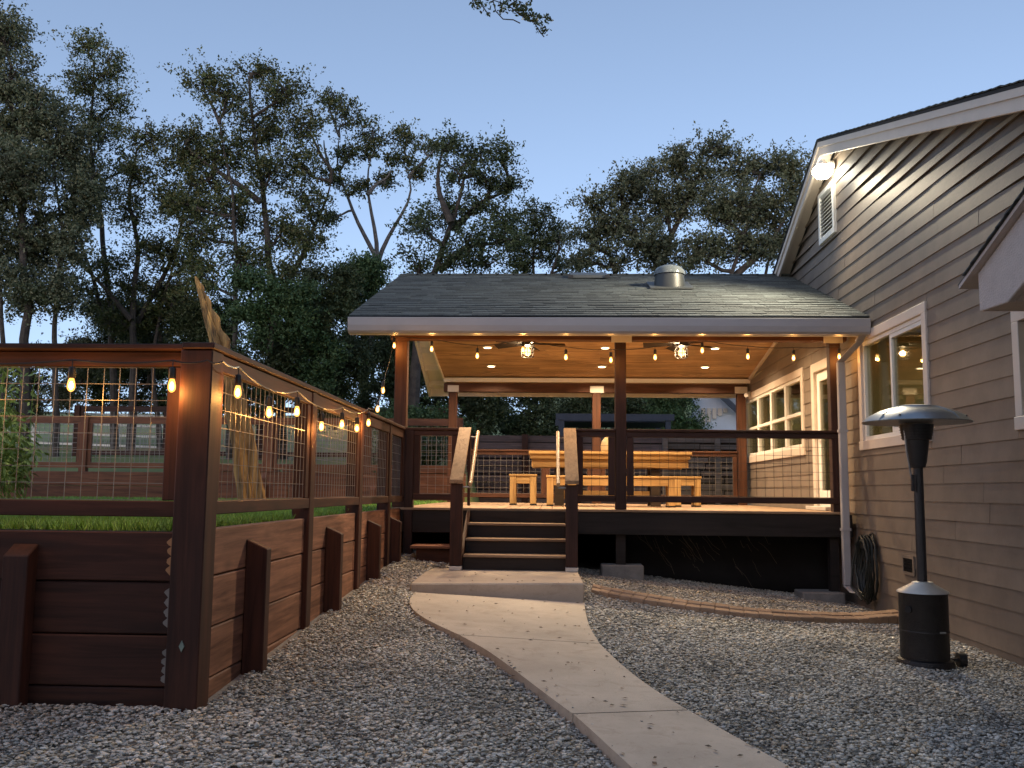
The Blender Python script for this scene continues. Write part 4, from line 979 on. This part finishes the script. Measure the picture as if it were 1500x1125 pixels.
# neighbour house
nh=thing('house',(6,26,1.2),'white neighbour house with dark eave seen past the porch corner','house')
MB().box(3.9,10,26,32,1.0,3.45).build('wall',HOUSEW,nh)
MB().prism([(3.9,3.455),(6.1,3.455),(5.2,3.7),(4.2,4.1),(3.9,4.2)],1,26,26.2).build('gable_wall',HOUSEW,nh)
MB().hexa([(4.05,25.4,4.42),(10,25.4,4.42),(10,25.46,4.40),(4.05,25.46,4.40)],[(4.05,25.4,4.5),(10,25.4,4.5),(10,25.46,4.5),(4.05,25.46,4.5)]) 
MB().prism([(4.25,4.16),(5.02,3.42),(10,3.42),(10,3.57),(5.06,3.57),(4.37,4.26)],1,25.5,25.56).build('eave_board',NAVY,nh)
MB().prism([(5.05,3.575),(10,3.575),(10,4.9),(3.8,4.9),(4.37,4.27)],1,25.57,25.6).build('roof',mat('pale_shingle',(.30,.31,.33),(.2,.21,.23),scale=12),nh)
m=MB()
for k in range(5): m.box(4.12+k*.15,4.22+k*.15,25.93,25.99,3.15-.0*k+k*.09,3.62+.0*k)
m.build('corner_boards',TRIM,nh)
ln=MB(); ln.box(4.95,5.15,25.8,25.98,2.62,2.66); ln.box(4.95,5.15,25.8,25.98,2.98,3.02)
for x in (4.96,5.12):
    for y in (25.81,25.95): ln.box(x,x+.02,y,y+.02,2.661,2.979)
ln.build('lantern',IRON,nh)
# snag
def snag():
    rng=np.random.default_rng(3)
    pts=[(366,732),(356,660),(344,590),(331,535),(318,496),(306,462),(297,435),(290,415),(286,405)]; Y=13
    c=[at(u,v,Y) for u,v in pts]; r=[.17,.15,.135,.125,.115,.09,.06,.035,.010]
    d=np.arange(len(c)); t=np.linspace(0,len(c)-1,60)
    C=np.stack([np.interp(t,d,[p[i] for p in c]) for i in range(3)],1); R=np.interp(t,d,r)
    n=40; ph=rng.uniform(0,6.28,8)
    V=[];F=[]
    for i,(p,rr) in enumerate(zip(C,R)):
        for k in range(n):
            a=2*math.pi*k/n+i*.012
            q=1+.18*math.sin(3*a+ph[0]+i*.02)+.16*math.sin(7*a+ph[1]+i*.05)+.10*math.sin(11*a+ph[5]-i*.07)+.07*math.sin(13*a+ph[2])+.05*math.sin(19*a+ph[3]+i*.1)+rng.normal(0,.02)
            q*=1-.45*max(0,math.cos(a+.9))**8-.30*max(0,math.cos(a+2.2))**10
            q*=1+(.22*math.sin(i*.9+k*.35)*max(0,math.cos(a))**2 if i>22 else .05*math.sin(i*.9+k))
            V.append((p[0]+rr*q*math.cos(a),p[1]+rr*q*math.sin(a)*.75,p[2]+.05*math.sin(5*a+ph[4])*(rr/.2)*(0 if i==0 else 1)))
    for i in range(len(C)-1):
        for k in range(n): F.append((i*n+k,i*n+(k+1)%n,(i+1)*n+(k+1)%n,(i+1)*n+k))
    m=MB().add(V,F); m.f.append(tuple(range((len(C)-1)*n,len(C)*n)))
    o=m.build('dead_trunk',LOGM); tag(o,'tall broken dead tree trunk of bare yellow wood leaning behind the fence','tree stump')
snag()
# ------------------------------------------------------------------ trees
def leaves(c,size,rng):
    "rhombic leaves at centres c, random orientation"
    n=len(c); d=rng.normal(size=(n,3)); d/=np.linalg.norm(d,axis=1)[:,None]
    e=rng.normal(size=(n,3)); e-=d*(d*e).sum(1)[:,None]; e/=np.linalg.norm(e,axis=1)[:,None]
    s=size*rng.uniform(.6,1.35,(n,1)); a=d*s*.5; b=e*s*.27
    V=np.stack([c-a,c+b-a*.1,c+a,c-b-a*.1],1).reshape(-1,3)
    return V,np.arange(4*n).reshape(-1,4)
def nearest(P,q):
    P=np.array(P); k=int(np.argmin(np.linalg.norm(P-q,axis=1))); return P[k],k
def tree(name,label,cat,Y,trunks,clumps,leaf,bark,size=.10,dens=1.0,r0=.17,seed=0,group=None,sig=.24,depth=.9,tipd=1.0,base=None):
    rng=np.random.default_rng(seed)
    T=[]; wood_=MB()
    for ti,tp in enumerate(trunks):
        pts=np.array([at(u,v,Y) for u,v in tp])
        pts[:,1]+=(rng.uniform(-.5,.5) if ti else 0)
        d=np.r_[0,np.cumsum(np.linalg.norm(np.diff(pts,axis=0),axis=1))]; t=np.linspace(0,d[-1],max(8,int(d[-1]/.35)))
        q=np.stack([np.interp(t,d,pts[:,i]) for i in range(3)],1)
        q[1:-1]+=rng.normal(0,.055,(len(q)-2,3))
        for _ in range(2): q[1:-1]=.25*q[:-2]+.5*q[1:-1]+.25*q[2:]
        rr=r0*(.80 if ti==0 else .5); rad=rr*np.linspace(1.1,.22,len(q))
        wood_.tube(q.tolist(),rad.tolist(),8); T+=q.tolist()
    root=thing(name,at(*trunks[0][0],Y).tolist(),label,cat,group)
    C=[]
    for (u,v,ru,rv) in clumps:
        c=at(u,v,Y); sx=ru*Y/FPX; sz=rv*Y/FPX; sy=(sx+sz)/2*depth; c[1]+=rng.uniform(-.6,.6)*sy
        low=np.array([c[0],c[1],c[2]-sz*.8]); s,k=nearest(T,low)
        mid=(s+c)/2+rng.normal(0,.12,3)*np.array([sx,sy,sz]); mid[2]-=.05
        br=[s,s*.6+mid*.4+rng.normal(0,.06,3),mid,mid*.4+c*.6+rng.normal(0,.06,3),c]
        L_=np.linalg.norm(c-s); wood_.tube([tuple(p) for p in br],[r0*.30,r0*.26,r0*.22,r0*.17,r0*.11],6)
        area=sx*sz; nt=int(max(17,area*78*tipd)); 
        for i in range(nt):
            w=rng.normal(size=3); w/=np.linalg.norm(w); w*=rng.uniform(.25,1.0)**.6
            tip=c+w*np.array([sx,sy,sz]); m2=(c+tip)/2+rng.normal(0,.1,3)*min(1,sx)
            st=c if rng.random()<.6 else mid
            if i%2==0: wood_.tube([tuple(st),tuple((st+m2)/2+rng.normal(0,.05,3)),tuple(m2),tuple(tip)],[r0*.10,r0*.085,r0*.06,.008],4,cap=False)
            nl=int(88*dens*rng.uniform(.45,1.45)); ns=5
            st_=m2+(tip-m2)*rng.uniform(.0,.6,(ns,1)); en=tip+rng.normal(0,1,(ns,3))*np.array([sig*1.25,sig*1.15,sig*.85])
            k_=rng.integers(0,ns,nl); t_=rng.uniform(.25,1.03,(nl,1))
            C.append(st_[k_]+(en[k_]-st_[k_])*t_+rng.normal(0,sig*.27,(nl,3))*(1.15-.5*t_))
    C=np.concatenate(C); r0*=1
    V,F=leaves(C,size*.80,rng)
    wood_.build('trunk',bark,root,smooth=False); npmesh('crown',V,F,leaf,root)
    return len(C)
TG='oak trees behind the yard'; tot=0
tot+=tree('oak_tree','big grey green tree filling the far left edge of the yard','tree',23,[[(35,688),(40,450),(30,300),(15,120)],[(75,688),(72,480),(85,330),(70,230)],[(15,688),(10,450),(-10,300)]],
 [(5,50,48,50),(20,120,48,45),(55,165,50,50),(10,200,60,60),(80,215,42,50),(40,270,70,60),(110,280,36,60),(30,345,60,55),(100,355,36,45),(35,420,55,50),(-10,290,40,60),(95,430,30,40),(-60,150,60,90),(-60,350,70,90)],LEAF_GREY,BARK,.105,1.25,.17,1,TG,tipd=1.15)
tot+=tree('oak_tree','slim tall tree with narrow crown right of the grey green tree','tree',26,[[(170,688),(165,480),(150,340),(132,200),(138,95)],[(165,480),(140,400),(120,330)]],
 [(138,78,34,26),(165,100,28,32),(128,125,36,34),(165,150,32,34),(122,180,34,36),(160,205,32,34),(182,240,26,24),(125,245,30,30),(150,285,34,28),(125,310,26,26),(108,230,24,30)],LEAF_OAK,BARK,.10,.8,.14,2,TG)
tot+=tree('oak_tree','wide open branched oak between the slim tree and the tallest oak','tree',25,[[(192,688),(195,470),(205,380),(190,280),(200,220)],[(195,470),(250,370),(275,260)],[(195,470),(150,420),(110,370)],[(230,688),(215,520),(240,420),(262,330)]],
 [(222,208,42,26),(270,232,36,36),(205,255,38,30),(245,285,46,34),(190,310,34,32),(290,300,32,34),(155,385,34,24),(225,360,48,32),(185,420,50,28),(270,380,40,34),(120,420,34,24),(250,440,46,30),(160,470,44,24)],LEAF_OAK,BARK,.10,.85,.15,3,TG)
tot+=tree('oak_tree','tallest broad oak rising above the dead trunk','tree',24,[[(415,688),(400,430),(385,300),(372,180),(365,115)],[(345,688),(352,430),(350,300),(330,190)],[(400,430),(450,340),(480,260)],[(385,300),(300,240),(275,215)]],
 [(370,102,38,22),(300,122,32,28),(335,150,44,34),(420,135,38,36),(380,185,52,34),(278,195,22,18),(285,225,28,16),(335,222,50,34),(445,185,32,36),(440,235,38,34),(300,262,42,34),(395,255,50,38),(450,295,38,32),(345,310,46,38),(405,330,48,36),(300,345,46,36),(455,355,36,30),(365,385,48,34),(270,300,30,30),(430,405,40,30),(300,410,44,34)],LEAF_OAK,BARK,.10,.92,.17,4,TG)
tot+=tree('pale_oak','open tree with forked bare limbs and sparse leaves left of the porch ridge','tree',26,[[(524,688),(532,580),(545,500),(549,440),(546,405),(550,372)],[(550,376),(537,346),(518,318),(505,287),(494,262),(491,238),(497,200)],[(550,374),(553,345),(545,318),(542,285),(534,255),(542,225)],[(550,378),(562,350),(573,328),(585,310),(591,285),(602,262),(588,232)],[(600,264),(622,243),(640,218)],[(541,290),(556,268),(575,255)],[(494,262),(480,240),(474,205)]],
 [(478,145,26,20),(505,170,34,28),(545,190,34,24),(590,195,36,22),(622,212,30,22),(530,215,34,18),(580,232,26,18),(510,232,18,18),(522,275,20,14),(488,262,16,20),(615,250,20,16),(565,262,14,12),(480,320,14,16)],LEAF_OAK,BARKP,.10,.7,.13,5,TG,sig=.17)
tot+=tree('oak_tree','dark spreading oak leaning right over the porch ridge','tree',23,[[(600,650),(612,480),(640,390),(662,330),(680,260)],[(640,390),(690,350),(745,345)],[(662,330),(700,295),(745,270)],[(662,330),(640,280),(650,225)]],
 [(660,215,28,14),(700,225,28,20),(735,232,24,20),(745,268,24,12),(668,250,32,24),(712,262,24,16),(700,300,40,22),(650,300,40,30),(622,340,40,30),(735,315,28,20),(690,350,44,22),(740,350,36,18),(605,380,36,22),(660,380,46,24),(715,385,46,20)],LEAF_DARK,BARK,.10,.8,.19,6,TG)
tot+=tree('round_oak','small round crowned tree behind the middle of the porch ridge','tree',30,[[(785,650),(785,450),(783,380),(786,330)],[(785,450),(815,390),(820,340)]],
 [(786,322,38,26),(755,352,30,24),(815,345,24,30),(785,365,44,24),(760,388,34,18),(820,388,28,20)],LEAF_DARK,BARK,.11,.85,.14,7,TG)
tot+=tree('oak_tree','huge domed oak behind the porch roof beside the house gable','tree',27,[[(965,650),(968,430),(975,370),(1000,300),(1040,230)],[(975,400),(930,340),(890,310)],[(1060,650),(1062,420),(1090,340),(1110,260)],[(1062,420),(1120,370),(1160,300)],[(1115,650),(1120,420),(1140,330)],[(900,650),(905,420),(890,350)]],
 [(1048,222,38,22),(990,236,36,26),(945,258,34,26),(912,282,38,28),(868,300,28,20),(1020,268,52,36),(1098,246,42,28),(1148,246,34,28),(970,300,56,36),(905,328,48,32),(1060,310,56,40),(1120,300,46,40),(1165,285,24,40),(860,350,34,26),(950,360,60,30),(1030,365,60,28),(1100,362,50,32),(850,385,24,18),(900,385,40,18),(1150,345,30,34),(980,392,50,14)],LEAF_GREY,BARK,.11,1.0,.22,8,TG,tipd=1.1)
# shrubs and understory
BG='shrubs and small trees under the oaks'
sh=[('mid green shrub beside the dead trunk',(395,455,48,44),21,LEAF_GREEN),('bushy evergreen shrub left of the pale forked tree',(475,450,40,54),22,LEAF_DARK),('bright green young tree left of the porch roof corner',(522,420,32,40),23,LEAF_GREEN),
 ('dark shrub behind the second mesh panel of the long fence',(360,565,54,48),21.5,LEAF_DARK),('leafy shrub behind the third mesh panel of the long fence',(440,545,54,56),22,LEAF_GREEN),('dark bush left of the pale leaning trunk',(490,560,36,56),23,LEAF_DARK),
 ('dark shrub left of the left porch post',(570,560,40,60),24.5,LEAF_DARK),('clipped green hedge beside the left porch post',(615,622,52,16),21.5,LEAF_GREEN),('dark shrub seen through the open left end of the porch',(635,560,36,54),25,LEAF_DARK),
 ('dark tree seen under the rear porch beam near the stairs',(705,598,44,44),25,LEAF_DARK),('dark tree behind the middle of the porch',(775,596,44,46),26,LEAF_DARK),('dark leafy tree above the slate pergola',(850,592,48,40),27,LEAF_DARK),
 ('dark leafy tree right of the middle porch post',(940,594,50,40),28,LEAF_DARK),('dark shrub beside the white neighbour house',(990,600,26,44),25.5,LEAF_GREEN),('low dark shrub under the open branched oak',(215,520,50,36),27,LEAF_DARK),('low shrub beneath the slim tall tree',(120,520,40,30),28,LEAF_GREY),
 ('dark bush behind the pale forked trunk',(545,500,40,46),28,LEAF_DARK),('dark bush at the left end of the porch gutter',(580,500,30,44),25,LEAF_DARK),('tall dark shrub behind the long fence near the dead trunk',(430,500,50,40),24,LEAF_DARK),
 ('grey green undergrowth at the far left behind the plant',(40,555,60,50),26,LEAF_GREY),('dark undergrowth below the slim tall tree',(150,560,46,34),29,LEAF_DARK),('dark undergrowth below the open branched oak',(240,570,50,36),28,LEAF_DARK),('green shrub just left of the dead trunk',(292,555,34,46),26,LEAF_GREEN),
 ('dark low tree left of the dead trunk under the open oak',(235,455,46,34),26,LEAF_OAK),('small dark tree beneath the open branched oak',(175,480,40,34),28,LEAF_DARK),
 ('broad dark shrub at the foot of the tallest oak',(300,480,40,40),25,LEAF_DARK),('green shrub behind the fence at its porch end',(600,668,40,24),19.4,LEAF_GREEN)]
for i,(lb,(u,v,ru,rv),Y,lm) in enumerate(sh):
    cl=[(u+random.uniform(-1.05,1.05)*ru,v+random.uniform(-1.0,.9)*rv,ru*random.uniform(.16,.38),rv*random.uniform(.14,.32)) for _ in range(17)]+[(u,v+rv*.25,ru*.55,rv*.5)]
    tot+=tree('shrub',lb,'shrub',Y,[[(u,v+rv*1.1+8),(u+3,v+rv*.3),(u-3,v-rv*.4)]],cl,lm,BARK,.09,.8,.07,30+i,BG,sig=.20,tipd=1.25)
def bamboo():
    rng=np.random.default_rng(9); Y=9.2; root=thing('bamboo_shrub',at(4,735,Y).tolist(),'pale green feathery plant behind the front fence at the left edge','plant')
    m=MB(); C=[]; D=[]
    for k in range(38):
        u0=rng.uniform(-45,14); u1=u0+rng.uniform(-12,44); v1=rng.uniform(505,688)
        P=[]
        for t in np.linspace(0,1,9):
            p=at(u0+(u1-u0)*t**1.8,735+(v1-735)*(t-.18*t**3)/.82,Y); p[1]+=rng.uniform(-.25,.25) if t==0 else 0; p[1]+=.0; P.append(p)
        dy=rng.uniform(-.35,.35)
        for p in P: p[1]+=dy
        m.tube([tuple(p) for p in P],[.006]*4+[.004]*3+[.002]*2,4)
        for i in range(3,9):
            for _ in range(9):
                q=P[i]+rng.normal(0,.035,3); C.append(q); d=np.array([rng.normal(0,1),rng.normal(0,.7),-.75+rng.normal(0,.35)]); D.append(d/np.linalg.norm(d))
    C=np.array(C);D=np.array(D);n=len(C); e=np.cross(D,rng.normal(size=(n,3))); e/=np.linalg.norm(e,axis=1)[:,None]
    l=rng.uniform(.06,.12,(n,1)); w=l*.15
    V=np.stack([C,C+D*l*.45+e*w,C+D*l,C+D*l*.45-e*w],1).reshape(-1,3)
    m.build('stems',LEAF_LIGHT,root); npmesh('leaves',V,np.arange(4*n).reshape(-1,4),LEAF_LIGHT,root)
bamboo()
# leaf mass added out of view behind the camera to darken boards facing it
rng=np.random.default_rng(77); n=330
cc=np.stack([rng.uniform(-34,34,n),rng.uniform(-24,-13,n),rng.uniform(1,13,n)],1); cc[:,1]-=np.abs(cc[:,0])*.0
cw=(cc[:,None]+rng.normal(0,1.1,(n,70,3))).reshape(-1,3); cw=cw[cw[:,2]>0]
V,F=leaves(cw,.85,rng); tag(npmesh('shade_foliage',V,F,LEAF_DARK),'unseen dark foliage added behind the viewer to shade the boards facing it','shade_foliage',kind='stuff')
# overhanging branch
def overhang():
    rng=np.random.default_rng(5); Y=6.5
    root=thing('overhanging_branch',at(640,-330,Y).tolist(),'leafy oak branch tip hanging into the top of the sky','branch')
    m=MB(); C=[]
    tw=[[(640,-330),(680,-120),(722,0),(745,8),(762,22),(782,32),(790,45),(797,54)],[(722,0),(726,16),(737,28),(752,29),(762,34)],[(680,-120),(700,-30),(704,5),(716,22)],[(762,22),(790,24),(808,28)],[(745,8),(765,-5),(780,-40)],[(700,-30),(692,0),(696,12)]]
    for tp in tw:
        P=[at(u,v,Y) for u,v in tp]; m.tube([tuple(p) for p in P],[.03 if v<-100 else (.012 if v<-20 else .0045) for u,v in tp],5)
    for (u,v,n,s) in [(700,5,46,10),(714,8,30,9),(735,5,24,8),(748,4,60,11),(760,14,60,8),(772,22,60,8),(783,26,50,8),(795,44,40,8),(803,27,30,6),(789,34,30,7),(770,5,30,8),(716,22,8,3),(735,16,18,6),(702,-40,120,25),(760,-40,120,25)]:
        C.append(np.array([at(u+rng.normal(0,s*.62),v+rng.normal(0,s*.55),Y+rng.normal(0,.05)) for _ in range(n)]))
    V,F=leaves(np.concatenate(C),.032,rng)
    m.build('twigs',BARK,root); npmesh('leaves',V,F,LEAF_DARK,root)
overhang()
# ------------------------------------------------------------------ sky and sun
W=bpy.data.worlds.new('World'); S.world=W; W.use_nodes=True; nt=W.node_tree
bg=nt.nodes['Background']; sk=nt.nodes.new('ShaderNodeTexSky'); sk.sky_type='NISHITA'; sk.sun_disc=False
EL,ROT=math.radians(24.0),math.radians(200)
sk.sun_elevation=EL; sk.sun_rotation=ROT; sk.air_density=1.0; sk.dust_density=.7; sk.ozone_density=2.2
tc=nt.nodes.new('ShaderNodeTexCoord'); mp=nt.nodes.new('ShaderNodeMapping'); mp.inputs['Location'].default_value=(0,0,.22)
nt.links.new(tc.outputs['Generated'],mp.inputs['Vector']); nt.links.new(mp.outputs[0],sk.inputs['Vector'])
vm=nt.nodes.new('ShaderNodeVectorMath'); vm.operation='MULTIPLY'; vm.inputs[1].default_value=(1.97,1.65,1.43)
nt.links.new(sk.outputs[0],vm.inputs[0]); nt.links.new(vm.outputs[0],bg.inputs[0]); bg.inputs[1].default_value=.15
sd=bpy.data.lights.new('sun','SUN'); sd.energy=.06; sd.angle=math.radians(12); sd.color=(1,.82,.66)
so=bpy.data.objects.new('sun',sd); COL.objects.link(so)
dirv=Vector((math.sin(ROT)*math.cos(EL),math.cos(ROT)*math.cos(EL),math.sin(EL)))
so.rotation_euler=dirv.to_track_quat('Z','Y').to_euler()
S.view_settings.view_transform='Standard'; S.view_settings.look='None'; S.view_settings.exposure=.5; S.view_settings.gamma=1
S.view_settings.use_curve_mapping=False
S.cycles.use_denoising=True
try: S.cycles.denoiser='OPENIMAGEDENOISE'
except Exception: pass
S.cycles.max_bounces=7; S.cycles.transparent_max_bounces=12; S.cycles.diffuse_bounces=4; S.cycles.caustics_reflective=False; S.cycles.caustics_refractive=False
S.cycles.sample_clamp_indirect=6; S.cycles.use_light_tree=True
print('leaves',tot)
